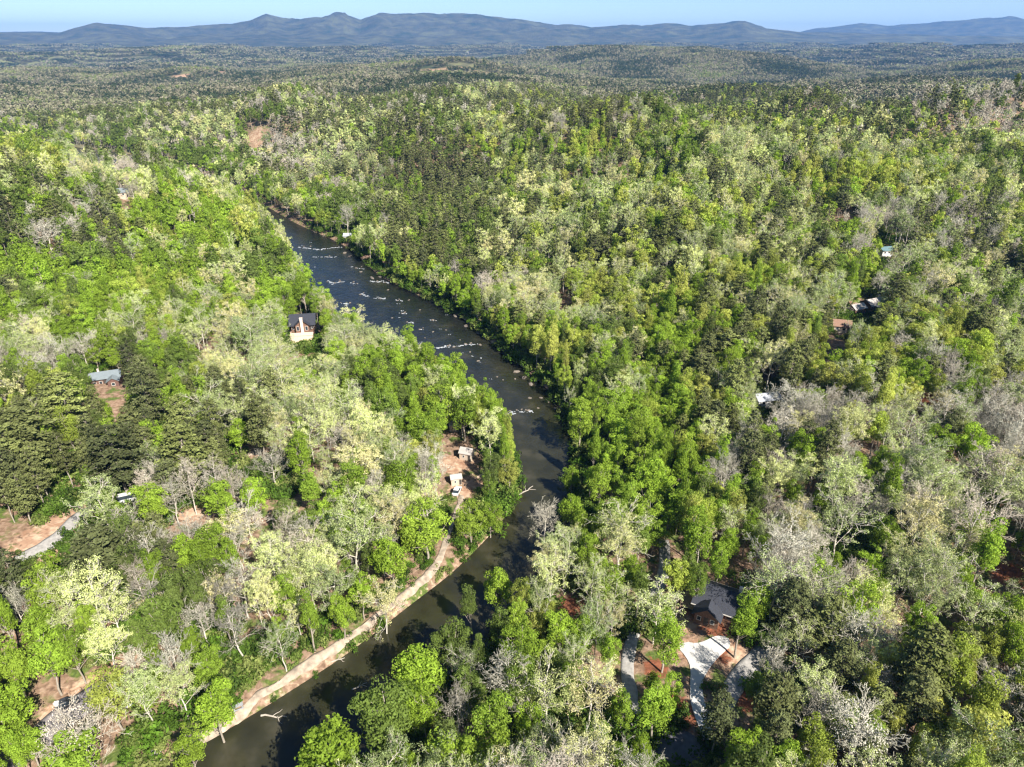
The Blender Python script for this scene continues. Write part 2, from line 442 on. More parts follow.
# ------------------------------------------------------------------ mountains
def mountains():
    fn = lambda pts: (np.array([p[0] for p in pts], float), np.array([p[1] for p in pts], float))
    A = fn([(-400, 34), (-100, 33), (0, 34), (60, 34), (78, 28), (100, 24), (125, 26), (150, 29), (190, 27), (235, 24), (252, 21), (270, 13), (286, 19), (302, 20), (324, 17), (345, 11), (362, 19), (383, 11.5), (393, 15),
            (400, 15), (430, 14), (460, 14), (480, 15), (512, 20), (548, 19), (570, 22), (590, 25), (620, 23), (655, 22), (690, 26), (720, 24), (742, 21), (765, 28), (800, 33), (840, 34), (1100, 40), (1500, 42)])
    B = fn([(-400, 30), (0, 32), (70, 33), (200, 40), (700, 40), (790, 33), (835, 26), (858, 23), (885, 27), (930, 21), (975, 18), (1002, 16), (1030, 19), (1100, 17), (1200, 22), (1500, 26)])
    na, nr = 900, 90
    az = np.linspace(-math.radians(48), math.radians(48), na)
    rr = np.linspace(8500, 20500, nr)
    a2, r2 = np.meshgrid(az, rr)
    x, y = r2 * np.sin(a2), r2 * np.cos(a2)
    u = 512 + FPX * np.tan(a2) / math.cos(PITCH)      # photo column of that bearing at the horizon
    def top(prof, D):
        v = np.interp(u, *prof)
        el = PITCH * 0
        dv = (383.5 - v) / FPX
        ang = np.arctan((dv * np.cos(PITCH) - np.sin(PITCH)) / np.sqrt((np.cos(PITCH) + dv * np.sin(PITCH)) ** 2 + ((u - 512) / FPX) ** 2))
        return CAM[2] + D * np.tan(ang)
    rid = 1 - np.abs(2 * fbm(x, y, 1500, 40, 5) - 1) * 1.3
    n2 = fbm(x, y, 700, 60, 4) - .5
    def bell(d, w): return np.exp(-(d / w) ** 2)
    zA = top(A, 12500) * np.clip(bell(r2 - 12500, 1900) * (0.38 + 0.62 * rid + 0.6 * bell(r2 - 12500, 450) * (1 - (0.38 + 0.62 * rid))) + n2 * .16 * (1 - bell(r2 - 12500, 500)), 0, 1.0)
    zB = top(B, 17500) * np.clip(bell(r2 - 17500, 2200) * (0.6 + 0.4 * rid + 0.5 * bell(r2 - 17500, 500) * (0.4 - 0.4 * rid)) + n2 * .12 * (1 - bell(r2 - 17500, 500)), 0, 1.0)
    z = np.maximum(zA, zB)
    z = z + 20 - 60 * (1 - sstep(r2, 8500, 9800))
    m, n, l = new_mat("wooded_mountain")
    o = n.new("ShaderNodeOutputMaterial"); d = n.new("ShaderNodeBsdfDiffuse"); g = n.new("ShaderNodeNewGeometry")
    nz = n.new("ShaderNodeTexNoise"); nz.inputs["Scale"].default_value = .004; nz.inputs["Detail"].default_value = 10; nz.inputs["Roughness"].default_value = .65
    l.new(g.outputs["Position"], nz.inputs["Vector"])
    r = ramp(n, [(0.36, (.03, .045, .025)), (0.5, (.07, .07, .045)), (0.64, (.11, .115, .06))]); l.new(nz.outputs[0], r.inputs[0])
    nb = n.new("ShaderNodeTexNoise"); nb.inputs["Scale"].default_value = .03; nb.inputs["Detail"].default_value = 5; l.new(g.outputs["Position"], nb.inputs["Vector"])
    bp = n.new("ShaderNodeBump"); bp.inputs["Distance"].default_value = 25; bp.inputs["Strength"].default_value = .6; l.new(nb.outputs[0], bp.inputs["Height"]); l.new(bp.outputs[0], d.inputs["Normal"])
    l.new(r.outputs[0], d.inputs[0]); l.new(d.outputs[0], o.inputs[0])
    i = np.arange(na * nr).reshape(nr, na)
    q = np.stack([i[:-1, :-1], i[1:, :-1], i[1:, 1:], i[:-1, 1:]], -1).reshape(-1, 4)
    me = mesh_np("mountains", np.stack([x, y, z], -1).reshape(-1, 3), [q], [m], smooth=True)
    if me.polygons[0].normal.z < 0: me.flip_normals()
    tag(obj("mountains", me), kind="structure")
    return z.max()
MTOP = mountains()

# ------------------------------------------------------------------ haze
def haze():
    m, n, l = new_mat("haze_air")
    o = n.new("ShaderNodeOutputMaterial"); v = n.new("ShaderNodeVolumePrincipled")
    v.inputs["Color"].default_value = (.20, .44, .95, 1)
    v.inputs["Density"].default_value = 4.6e-5
    v.inputs["Anisotropy"].default_value = 0.1
    l.new(v.outputs[0], o.inputs["Volume"])
    b = (-23000, -3000, min(GZ.min(), -40) - 1.0, 23000, 22500, MTOP + 30)
    V = np.array([(x, y, z) for x in (b[0], b[3]) for y in (b[1], b[4]) for z in (b[2], b[5])], float)
    Fc = np.array([[0, 1, 3, 2], [4, 6, 7, 5], [0, 4, 5, 1], [2, 3, 7, 6], [0, 2, 6, 4], [1, 5, 7, 3]])
    tag(obj("haze", mesh_np("haze", V, [Fc], [m])), "thin blue haze hanging over the far woodland", "haze", kind="stuff")
haze()

# ------------------------------------------------------------------ tree shapes
def tube(path, rad, sides=5):
    """tapered tube along path (n,3) with radii (n,)"""
    path = np.asarray(path, float); n = len(path)
    t = np.gradient(path, axis=0); t /= np.linalg.norm(t, axis=1)[:, None] + 1e-9
    up = np.where(np.abs(t[:, 2:3]) > .9, [[1., 0, 0]], [[0, 0, 1.]])
    a = np.cross(t, up); a /= np.linalg.norm(a, axis=1)[:, None] + 1e-9
    b = np.cross(t, a)
    ang = np.linspace(0, 2 * np.pi, sides, endpoint=False)
    ring = a[:, None] * np.cos(ang)[None, :, None] + b[:, None] * np.sin(ang)[None, :, None]
    V = path[:, None] + ring * np.asarray(rad)[:, None, None]
    i = np.arange(n * sides).reshape(n, sides); j = np.roll(i, -1, 1)
    q = np.stack([i[:-1], j[:-1], j[1:], i[1:]], -1).reshape(-1, 4)
    return V.reshape(-1, 3), q

class Build:
    def __init__(s): s.V = []; s.F = []; s.n = 0; s.a = []
    def add(s, V, Fq, val=None):
        s.V.append(V); s.F.append(Fq + s.n); s.n += len(V); s.a.append(np.full(len(Fq), .5) if val is None else val)
    def data(s): return np.concatenate(s.V), np.concatenate(s.F), np.concatenate(s.a)

def leaves(g, C, N, size, val):
    """one small kite-shaped face per centre"""
    n = len(C)
    N = N / (np.linalg.norm(N, axis=1)[:, None] + 1e-9)
    r = g.normal(size=(n, 3)); T = np.cross(N, r); T /= np.linalg.norm(T, axis=1)[:, None] + 1e-9
    B = np.cross(N, T)
    s = (size * g.uniform(.6, 1.4, n))[:, None]
    V = np.stack([C - T * s, C + B * s * .55, C + T * s, C - B * s * .55], 1).reshape(-1, 3)
    return V, np.arange(4 * n).reshape(n, 4), val

def unit(g, n, zmin=-1):
    z = g.uniform(zmin, 1, n); a = g.uniform(0, 2 * np.pi, n); r = np.sqrt(1 - z * z)
    return np.stack([r * np.cos(a), r * np.sin(a), z], -1)

def wob_path(g, a, b, n=4, amp=.06):
    a = np.array(a, float); b = np.array(b, float)
    t = np.linspace(0, 1, n)[:, None]; L = np.linalg.norm(b - a)
    P = a * (1 - t) + b * t
    P[1:-1] += g.normal(size=(n - 2, 3)) * L * amp
    return P

def crown_clumps(g, n, R, z0, z1, power=1.0, flat=1.0):
    """clump centres through an uneven crown volume"""
    d = unit(g, n, -0.75)
    lob = 0.78 + 0.3 * np.sin(np.arctan2(d[:, 1], d[:, 0]) * g.integers(2, 4) + g.uniform(0, 6)) * .8 + g.normal(size=n) * .10
    rad = g.uniform(.35, 1, n) ** .45 * lob
    zc = (z0 + z1) / 2; hz = (z1 - z0) / 2
    C = d * rad[:, None] * np.array([R, R, hz])
    C[:, 2] += zc
    C[:, :2] += g.normal(size=2) * R * .08
    return C

def tree_leafy(seed, R=4.6, H=17, nclump=46, per=85, ls=.30, cr=1.25, lod=0):
    g = np.random.default_rng(seed)
    tr, cr_ = Build(), Build()
    z0 = H * g.uniform(.13, .27)
    C = crown_clumps(g, nclump, R - cr * .6, z0, H - cr * .5)
    lean = g.normal(size=2) * .4
    top = np.array([lean[0], lean[1], H * .86])
    if lod < 2:
        P = wob_path(g, (0, 0, -1.0), top, 6, .012); tr.add(*tube(P, np.linspace(.27, .05, 6) * H / 17, 6 if lod == 0 else 4))
        order = g.permutation(nclump)[:(22 if lod == 0 else 8)]
        for k in order:
            h = np.clip((C[k, 2] * .62), H * .22, H * .8); t = (h + 1) / (top[2] + 1)
            base = np.array([lean[0] * t, lean[1] * t, h])
            tr.add(*tube(wob_path(g, base, C[k], 4, .07), np.linspace(.11, .035, 4), 4 if lod == 0 else 3))
    else:
        tr.add(*tube([(0, 0, -1), (0, 0, H * .6)], [.3, .15], 3))
    for k in range(nclump):
        m = int(per * g.uniform(.7, 1.2)); r = cr * g.uniform(.7, 1.25)
        d = unit(g, m, -.55); rr = r * g.uniform(.72, 1.08, m)
        P = C[k] + d * rr[:, None] * np.array([1, 1, .8])
        N = d + g.normal(size=(m, 3)) * .45
        val = np.clip(g.uniform(.25, .75) + g.normal(size=m) * .15, 0, 1)
        cr_.add(*leaves(g, P, N, ls, val))
    return tr.data(), cr_.data()

def branchy(g, tr, H, R, levels, nmain, r0, twig_r, fork_at=.3, sides=4, up=.9, out=None):
    """trunk that forks into ascending limbs and finer twigs; returns the tips"""
    lean = g.normal(size=2) * .5
    top = np.array([lean[0], lean[1], H * .9])
    P = wob_path(g, (0, 0, -1.0), top, 7, .012)
    tr.add(*tube(P, np.linspace(r0, r0 * .22, 7), 6))
    tips = []
    segs = []
    for i in range(nmain):
        f = fork_at + (1 - fork_at) * (i + g.uniform(0, .8)) / nmain * .95
        h = H * .9 * f; base = np.array([lean[0] * f, lean[1] * f, h])
        a = i * 2.4 + g.uniform(-.4, .4)
        L = R * (1.15 - .55 * f) * g.uniform(.8, 1.15)
        d = np.array([math.cos(a), math.sin(a), g.uniform(.55, 1.0) * up]); d /= np.linalg.norm(d)
        segs.append((base, d, L * 1.15, r0 * .42 * (1.1 - .5 * f), 1))
    out = out or tr
    while segs:
        b, d, L, r, lv = segs.pop()
        e = b + d * L; e[2] = min(e[2], H * 1.02)
        P = wob_path(g, b, e, 4, .07)
        (tr if lv < 2 else out).add(*tube(P, np.linspace(r, max(r * .35, twig_r * .7), 4), sides if lv < 2 else 3))
        if lv < levels:
            nb = 5 if lv == 1 else 4
            for j in range(nb):
                f = g.uniform(.3, 1.0) if j else 1.0
                p = P[min(3, int(f * 3))] if f >= 1 else P[int(f * 3)] * (1 - (f * 3) % 1) + P[min(3, int(f * 3) + 1)] * ((f * 3) % 1)
                nd = d + g.normal(size=3) * .62; nd[2] += .25; nd /= np.linalg.norm(nd)
                segs.append((p, nd, L * g.uniform(.42, .62), max(r * .45, twig_r), lv + 1))
        else: tips.append((e, d))
    return tips

def tree_bare(seed, R=4.6, H=16, lod=0):
    g = np.random.default_rng(seed); tr, tw = Build(), Build()
    if lod == 0: branchy(g, tr, H, R, 4, 10, .24, .030, sides=4, out=tw)
    elif lod == 1: branchy(g, tr, H, R, 3, 9, .24, .055, sides=3, out=tw)
    else: branchy(g, tr, H, R, 2, 8, .26, .09, sides=3, out=tw)
    # the haze of fine twig ends that rounds off a leafless crown
    nc, pc, ls = {0: (60, 30, .115), 1: (34, 22, .19), 2: (20, 14, .40)}[lod]
    C = crown_clumps(g, nc, R * .95, H * .40, H)
    for k in range(nc):
        d = unit(g, pc, -.5)
        tw.add(*leaves(g, C[k] + d * g.uniform(.3, 1.15, pc)[:, None] * .9, d + g.normal(size=(pc, 3)) * .6, ls, np.clip(g.uniform(.2, .8) + g.normal(size=pc) * .15, 0, 1)))
    V, F_, a = tw.data()
    return tr.data(), (V, F_, np.clip(g.uniform(.3, .7) + g.normal(size=len(F_)) * .1, 0, 1))

def tree_bud(seed, R=4.8, H=17, lod=0, dens=1.0):
    g = np.random.default_rng(seed); tr, cr_ = Build(), Build()
    tips = branchy(g, tr, H * .96, R, 3 if lod == 0 else (2 if lod == 1 else 1), 10, .23, .038 if lod == 0 else .06, sides=4 if lod == 0 else 3)
    per = {0: int(20 * dens), 1: int(30 * dens), 2: int(34 * dens)}[lod]; ls = {0: .125, 1: .21, 2: .44}[lod]; rr = {0: .6, 1: .9, 2: 1.2}[lod]
    for e, d in tips:
        if e[2] < H * .55 and g.random() < .7: continue
        m = per
        dd = unit(g, m, -.6); P = e + dd * rr * g.uniform(.3, 1.1, m)[:, None] + g.normal(size=3) * .15
        cr_.add(*leaves(g, P, dd + g.normal(size=(m, 3)) * .6 + [0, 0, .4], ls, np.clip(g.uniform(.25, .75) + g.normal(size=m) * .15, 0, 1)))
    # rounded outer veil of opening leaves, gathered in loose clumps
    nc = {0: 60, 1: 34, 2: 20}[lod]; pc = {0: 38, 1: 26, 2: 14}[lod]
    C = crown_clumps(g, nc, R * .92, H * .42, H * .98)
    for k in range(nc):
        m = int(pc * dens); dd = unit(g, m, -.5); P = C[k] + dd * g.uniform(.5, 1.1, m)[:, None] * g.uniform(.55, 1.05)
        cr_.add(*leaves(g, P, dd + g.normal(size=(m, 3)) * .5, ls, np.clip(g.uniform(.25, .75) + g.normal(size=m) * .15, 0, 1)))
    return tr.data(), cr_.data()

def tree_pine(seed, R=3.7, H=19, lod=0):
    g = np.random.default_rng(seed); tr, cr_ = Build(), Build()
    lean = g.normal(size=2) * .4; top = np.array([lean[0], lean[1], H])
    tr.add(*tube(wob_path(g, (0, 0, -1), top, 6, .008), np.linspace(.25, .04, 6), {0: 6, 1: 4, 2: 3}[lod]))
    cb = g.uniform(.22, .38); style = g.uniform(.5, 1.0)
    nb = {0: 62, 1: 34, 2: 16}[lod]; per = {0: 62, 1: 26, 2: 12}[lod]; ls = {0: .27, 1: .42, 2: .85}[lod]
    for k in range(nb):
        f = cb + (1 - cb) * ((k + g.uniform(0, .9)) / nb)
        s = (f - cb) / (1 - cb)
        prof = (min(1, s / .18) ** .7) * (1 - s) ** (.24 + .25 * style) * 1.05 + .06
        L = R * prof * g.uniform(.75, 1.15); a = k * 2.39996 + g.uniform(-.3, .3)
        b = np.array([lean[0] * f, lean[1] * f, H * f]); d = np.array([math.cos(a), math.sin(a), g.uniform(.02, .30)])
        e = b + d * L
        if lod < 2: tr.add(*tube(np.array([b, (b + e) / 2 + [0, 0, -.1], e]), [.07, .045, .02], 3))
        m = int(per * (0.4 + 0.9 * prof))
        t = g.uniform(.35, 1.08, m) ** .7
        P = b + (e - b) * t[:, None] + g.normal(size=(m, 3)) * np.array([.42, .42, .22]) * (.5 + .7 * prof)
        N = g.normal(size=(m, 3)) * .5 + [0, 0, .9] + d * .4
        cr_.add(*leaves(g, P, N, ls, np.clip(g.uniform(.2, .8) + g.normal(size=m) * .2, 0, 1)))
    return tr.data(), cr_.data()

def bush(seed, lod=0):
    g = np.random.default_rng(seed); cr_ = Build()
    n = 9; C = g.normal(size=(n, 3)) * [.8, .8, .3] + [0, 0, .9]
    for k in range(n):
        m = 30; d = unit(g, m, -.4); cr_.add(*leaves(g, C[k] + d * g.uniform(.5, .9, m)[:, None], d + g.normal(size=(m, 3)) * .5, .24, np.clip(g.uniform(.2, .8) + g.normal(size=m) * .15, 0, 1)))
    return cr_.data()

def two(name, data, mt, mc):
    """(trunk mesh, crown mesh) from a shape"""
    (V, F_, a), (V2, F2, a2) = data
    return (mesh_np(name + "_trunk", V, [F_], [mt], attrs={"v": ('FACE', a)}), mesh_np(name + "_crown", V2, [F2], [mc], attrs={"v": ('FACE', a2)}))

def one(name, data, mt, mc):
    (V, F_, a), (V2, F2, a2) = data
    return mesh_np(name, np.concatenate([V, V2]), [np.concatenate([F_, F2 + len(V)])], [mt, mc], mi=np.concatenate([np.zeros(len(F_)), np.ones(len(F2))]),
                   attrs={"v": ('FACE', np.concatenate([a, a2]))})

KINDS = ['leafy', 'bud', 'bare', 'pine']
def shape(kind, seed, lod):
    g = random.Random(seed * 31 + 5)
    if kind == 'leafy':
        H = g.uniform(15, 19); R = g.uniform(4.1, 5.0)
        if seed % 6 == 4: H, R = 19.5, 3.0          # a columnar form
        if lod == 0: return tree_leafy(seed, R, H, 60, 105, .21, 1.15, 0)
        if lod == 1: return tree_leafy(seed, R, H, 34, 44, .40, 1.35, 1)
        return tree_leafy(seed, R, H, 14, 20, .85, 1.8, 2)
    if kind == 'bud': return tree_bud(seed + 100, g.uniform(4.3, 5.2), g.uniform(15, 18), lod, g.uniform(.55, 1.25) if lod < 2 else 1.0)
    if kind == 'bare': return tree_bare(seed + 200, g.uniform(4.0, 5.0), g.uniform(14, 17), lod)
    return tree_pine(seed + 300, g.uniform(3.5, 4.6), g.uniform(16, 19.5), lod)
NVAR = {'leafy': 8, 'bud': 7, 'bare': 5, 'pine': 6}
BARKS = {'leafy': 'bark_grey', 'bud': 'bark_pale', 'bare': 'bark_pale', 'pine': 'bark_grey'}
CROWN = {'leafy': 'leafy', 'bud': 'bud', 'bare': 'twig', 'pine': 'pine'}
HREF = {'leafy': 17, 'bud': 16.5, 'bare': 15.5, 'pine': 19}
RREF = {'leafy': 4.5, 'bud': 4.8, 'bare': 4.5, 'pine': 3.7}
NEARM = {k: [two(f"{k}_tree_{i}", shape(k, i, 0), M[BARKS[k]], M[CROWN[k]]) for i in range(NVAR[k])] for k in KINDS}

# ------------------------------------------------------------------ what must stay in view, and open ground
# (photo point on the ground, radius in photo pixels kept clear of crowns)
KEEP = [(305, 333, 13), (305, 322, 10), (104, 382, 11), (113, 388, 8), (715, 612, 15), (725, 600, 12), (700, 645, 18), (694, 670, 12), (694, 695, 9), (702, 722, 7), (728, 640, 9), (716, 645, 12),
        (708, 735, 8), (690, 690, 8), (700, 712, 9), (706, 727, 9), (698, 700, 9), (680, 745, 14), (700, 750, 10), (745, 672, 10), (760, 658, 9), (735, 685, 7), (868, 309, 9), (856, 314, 6), (840, 331, 8), (764, 403, 9), (467, 458, 5), (457, 484, 5), (456, 494, 5), (128, 500, 5),
        (45, 542, 10), (60, 532, 10), (30, 552, 7), (85, 515, 9), (65, 712, 9), (80, 705, 9), (95, 695, 6), (50, 725, 5), (131, 708, 4), (348, 239, 4), (884, 253, 5), (123, 197, 4), (240, 707, 5),
        (445, 545, 6), (440, 560, 6), (430, 573, 7), (415, 588, 8), (400, 600, 7), (378, 614, 6), (360, 630, 8), (345, 643, 8), (325, 655, 8), (308, 665, 8), (290, 677, 8), (272, 690, 8), (256, 698, 8),
        (243, 722, 7), (203, 738, 7), (452, 525, 5), (457, 508, 5), (662, 570, 6), (666, 560, 4), (634, 635, 4), (630, 655, 4), (632, 710, 3), (570, 603, 6), (565, 300, 4), (256, 140, 6), (1005, 575, 9), (990, 590, 7),
        (455, 449, 4), (345, 665, 6), (325, 690, 10), (290, 720, 14), (400, 630, 14), (370, 660, 12), (250, 745, 10), (420, 640, 8), (445, 620, 7), (462, 600, 6), (480, 578, 6), (500, 560, 7), (520, 535, 7), (535, 510, 8), (545, 480, 8), (430, 590, 8), (310, 740, 6), (340, 700, 8), (380, 680, 6), (240, 458, 4), (255, 455, 4), (920, 402, 4), (146, 762, 4), (80, 154, 3), (98, 158, 3), (115, 160, 3), (132, 163, 3), (305, 346, 9), (300, 340, 9), (311, 340, 8)]
keep = []
for u, v, r in KEEP:
    x, y, z = hit(u, v); d = math.hypot(x, y, z - CAM[2]) if False else float(np.linalg.norm(np.array([x, y, z]) - CAM))
    keep.append((u, v, r, d, x, y))
keepA = np.array(keep)
# open ground (metres) where no tree stands
OPEN = [(700, 640, 8), (694, 670, 4), (696, 700, 3.5), (703, 725, 3.5), (718, 605, 8), (680, 748, 5), (750, 668, 4), (735, 684, 3.5), (764, 655, 4), (305, 330, 8), (107, 382, 7), (45, 540, 6), (65, 527, 5), (28, 553, 3.5),
        (70, 710, 3.5), (90, 698, 3), (45, 725, 3), (866, 308, 9), (840, 330, 6), (764, 403, 6), (468, 458, 5), (456, 486, 6), (128, 500, 4), (131, 708, 3), (85, 513, 5), (884, 253, 9), (348, 238, 5),
        (256, 140, 14), (565, 302, 5), (662, 567, 3), (634, 640, 3), (632, 712, 3), (570, 603, 5), (1000, 580, 5), (123, 197, 7)]
openA = np.array([(*hit(u, v)[:2], r) for u, v, r in OPEN])
TRACK = [(190, 742), (203, 736), (222, 728), (243, 712), (256, 698), (272, 689), (290, 677), (308, 664), (325, 654), (345, 642), (360, 630), (378, 615), (400, 600), (415, 588), (430, 573), (440, 558), (446, 542), (452, 525), (458, 508), (462, 494)]
TRACKw = smooth_line([np.array(hit(*p)[:2]) for p in TRACK], 2)

GRID = """BPCgP PBCgP PPBCg CPBgP PPCBg PgBCP PPBPg PPBPC PPLBP PPBgP PBPgg PPgLP PBgPP PPBgP PBgPP BPgBP
LGgCP CgBPg CgPBg CPBGg BPCGg CPPBg PPPGg PPPgL LGPgP LGPCg LCPGg LgPPC LPgCg LgPPC LCgPg CLgPg
GgBPg GPgBP GLgCG GGLgC GCLgG CLGBg PPGgP PPgPg PgLPC PPLCg PPLCg LPGPC PCGPg GLgPB PGPBC PBPLg
GGgCP GGGLg GGLgG GGLCg GGCGg GGGCg GCGLg CgGBP CgPBL LPCgG LPPgC PGPgL CPgLP LPCGg PGCPg PCGBg
CBGgG GCBGg CBGGg CCGLg CCgCL CCGGg GGLGg GGGGL PgGPL CGPCg GGPCL PGPgC PPGLC LGPCg LCPBg PLCGg
GPCLg PPGGg PGGCP PCGBg CGCBg CCBGg CgGG GGGL CLGG GGGG GGLG gPGCP LCPBB CBLCB CBBGC CBPLB
PPPG PPGGB PBGBg BGBGC GBgCB CGBGB GGCB GGLCg GGGL GGGBL GGGL gPLGB CCGBC BGBCB CBGCg CBGCB
GPPB PPgCB PBgG BGBG CBGBg CBgGC GGCCg GgLG CCGB GCBCg GCCGB LCGPB CGBCB BCBGC CBGBC CCGBC
GPBPg CBLGB BgBGB BGBBC GCBGB GBCG CGLG gCGG LGCBC CBgBC CgBC GPGCB GCPBC CCBGB CBBGL CPGLB
GLgB LCBGB BCBGg GCBGB CBgGC GGBC GGCg CgGC GBgCB CBCGC GGCB BgPG CgCB BPGBC LCPGB LCPGB
GBGC CGBB GCBLg GLGB GGGC GGCC gCGC GCBC GCBCB GGCB GgCG GPgG PCLG GPBGC PCCLB CLgGC"""
GRID = [r.split() for r in GRID.split("\n")]

# trees that stand out in the photograph: crown centre, crown width (photo px), kind
HERO = """415 665 56 G;450 640 44 g;385 712 62 g;330 748 70 G;500 585 36 G;520 640 38 G;560 628 34 G;490 718 46 G;590 688 46 C;548 690 52 C;555 748 38 C;622 705 24 G;655 705 40 G;657 610 40 C;620 545 40 C
550 576 36 C;545 520 28 B;742 622 34 G;762 600 18 G;865 690 26 L;870 733 24 G;812 742 36 L;925 742 20 L;985 710 36 L;965 680 24 L;964 637 24 L;992 645 28 L;938 440 26 G;975 445 34 G;865 480 22 G;820 493 18 G
776 478 28 C;840 522 44 C;890 530 34 G;985 556 34 G;870 567 24 G;835 568 18 G;945 562 20 G;1000 490 44 C;905 432 36 C;850 430 34 C;800 428 26 C;35 620 34 G;110 606 32 C;155 618 24 C;156 660 22 G;190 640 24 G
236 628 36 B;108 690 40 L;136 668 26 B;178 688 32 C;214 705 38 G;78 735 46 B;60 756 50 G;188 748 26 G;330 588 42 C;385 604 36 C;60 400 32 P;22 432 46 P;115 452 42 P;182 450 40 P;50 445 20 G;205 434 20 G
210 408 38 C;237 430 22 G;90 478 14 G;150 500 32 G;102 506 36 C;92 548 46 P;45 567 26 G;150 461 24 C;230 556 26 G;203 572 20 G;276 425 24 C;300 452 30 G;326 430 28 C;400 480 44 G;425 520 50 G;440 400 36 G
490 432 34 C;390 552 44 G;470 515 30 G;490 512 26 G;582 415 34 G;655 432 26 G;640 460 26 G;680 470 26 G;600 480 28 G;650 510 34 G;668 520 20 G;572 474 20 G;570 505 28 G;696 432 28 G;690 524 28 L;730 540 26 G
620 528 50 C;352 320 26 C;300 430 22 G;48 237 26 B;135 325 26 C;40 275 28 G;120 285 26 G;190 330 24 G;610 425 24 G;622 480 24 G;640 535 28 g;700 580 24 g;640 590 30 g;760 545 26 G;700 540 22 C;925 600 34 C;975 612 34 C
800 640 30 C;880 620 28 C;905 655 26 g;930 655 28 P;840 660 30 P;780 700 34 P;920 700 30 P;900 560 30 C;760 690 26 g;775 640 24 C;720 715 20 P;360 585 30 G;340 610 26 G;310 620 30 G;280 640 30 C;405 700 30 G;445 735 40 g;470 680 34 g
530 720 30 G;600 740 34 g;575 655 30 C;610 650 26 G;690 560 24 g;720 560 24 G;470 609 26 g;500 622 22 g""".replace("\n", ";").split(";")

trees = []   # x, y, kind, R, H, tint
LET = {'G': ('leafy', .45, .68), 'L': ('leafy', .80, .98), 'g': ('leafy', .02, .28), 'C': ('bud', 0, 1), 'B': ('bare', 0, 1), 'P': ('pine', 0, 1)}
rn = random.Random(11)
for h in HERO:
    u, v, w, c = h.split(); u, v, w = float(u), float(v), float(w)
    kind, t0, t1 = LET[c]
    x, y, z = hit(u, v, 10)
    d = np.linalg.norm(np.array([x, y, z + 10]) - CAM)
    R = np.clip(w / 2 * d / FPX, 2.6, 7.5)
    H = np.clip(HREF[kind] * (R / RREF[kind]) ** .55 * rn.uniform(.92, 1.05), 10, 22)
    x, y, z = hit(u, v, H * .66)
    trees.append((x, y, kind, R, H, rn.uniform(t0, t1)))

def candidates():
    """jittered points whose spacing grows a little with distance"""
    pts = []
    for (r0, r1, sp) in ((50, 320, 4.5), (320, 620, 5.1), (620, 1350, 6.0)):
        n = int(2 * r1 / sp)
        ii, jj = np.meshgrid(np.arange(n), np.arange(n))
        x = (ii + .5 * (jj % 2)) * sp - r1; y = jj * sp * .87 - 60
        x = x + rng.uniform(-.42, .42, x.shape) * sp; y = y + rng.uniform(-.42, .42, y.shape) * sp
        x, y = x.ravel(), y.ravel(); r = np.hypot(x, y)
        k = (r > r0) & (r <= r1) & (y > 20) & (np.abs(x) < (y + 75) * .86 + 25)
        pts.append(np.stack([x[k], y[k], np.full(k.sum(), sp)], -1))
    return np.concatenate(pts)
cd = candidates()
sd = river_sd(cd[:, 0], cd[:, 1])
cd = cd[sd > 1.4]; sd = sd[sd > 1.4]
tr_d = dist_line(cd[:, 0], cd[:, 1], TRACKw)
k = tr_d > 3.4
cd, sd, tr_d = cd[k], sd[k], tr_d[k]
ok = np.ones(len(cd), bool)
for ox, oy, r in openA: ok &= np.hypot(cd[:, 0] - ox, cd[:, 1] - oy) > r
cd, sd, tr_d = cd[ok], sd[ok], tr_d[ok]
gz = height(cd[:, 0], cd[:, 1])
pu, pv, pz = project(np.stack([cd[:, 0], cd[:, 1], gz + 11], -1))
SUNNY = np.array([hit(*p) for p in ((700, 645), (694, 662), (714, 645), (691, 680), (697, 705), (720, 648), (726, 640), (762, 655), (745, 670), (305, 330), (45, 545), (62, 532), (107, 382), (868, 310), (840, 330), (764, 403), (722, 618),
    (458, 492), (380, 612), (345, 640), (300, 668), (270, 690), (70, 708), (632, 708), (664, 562), (467, 458))])
sdv = np.array(sun_dir)
def d_sun(x, y, z, R, H):
    c = np.array([x, y, z + H * .62]) - SUNNY
    t_ = c @ sdv; off = np.linalg.norm(c - t_[:, None] * sdv, axis=1)
    return bool(((t_ > 0) & (off < R * .95)).any())
hero = np.array([(t[0], t[1], t[3]) for t in trees])
left = left_side(cd[:, 0], cd[:, 1])
thin = fbm(cd[:, 0], cd[:, 1], 45, 77, 3)
stand = fbm(cd[:, 0], cd[:, 1], 38, 123, 2)
order = rng.permutation(len(cd))
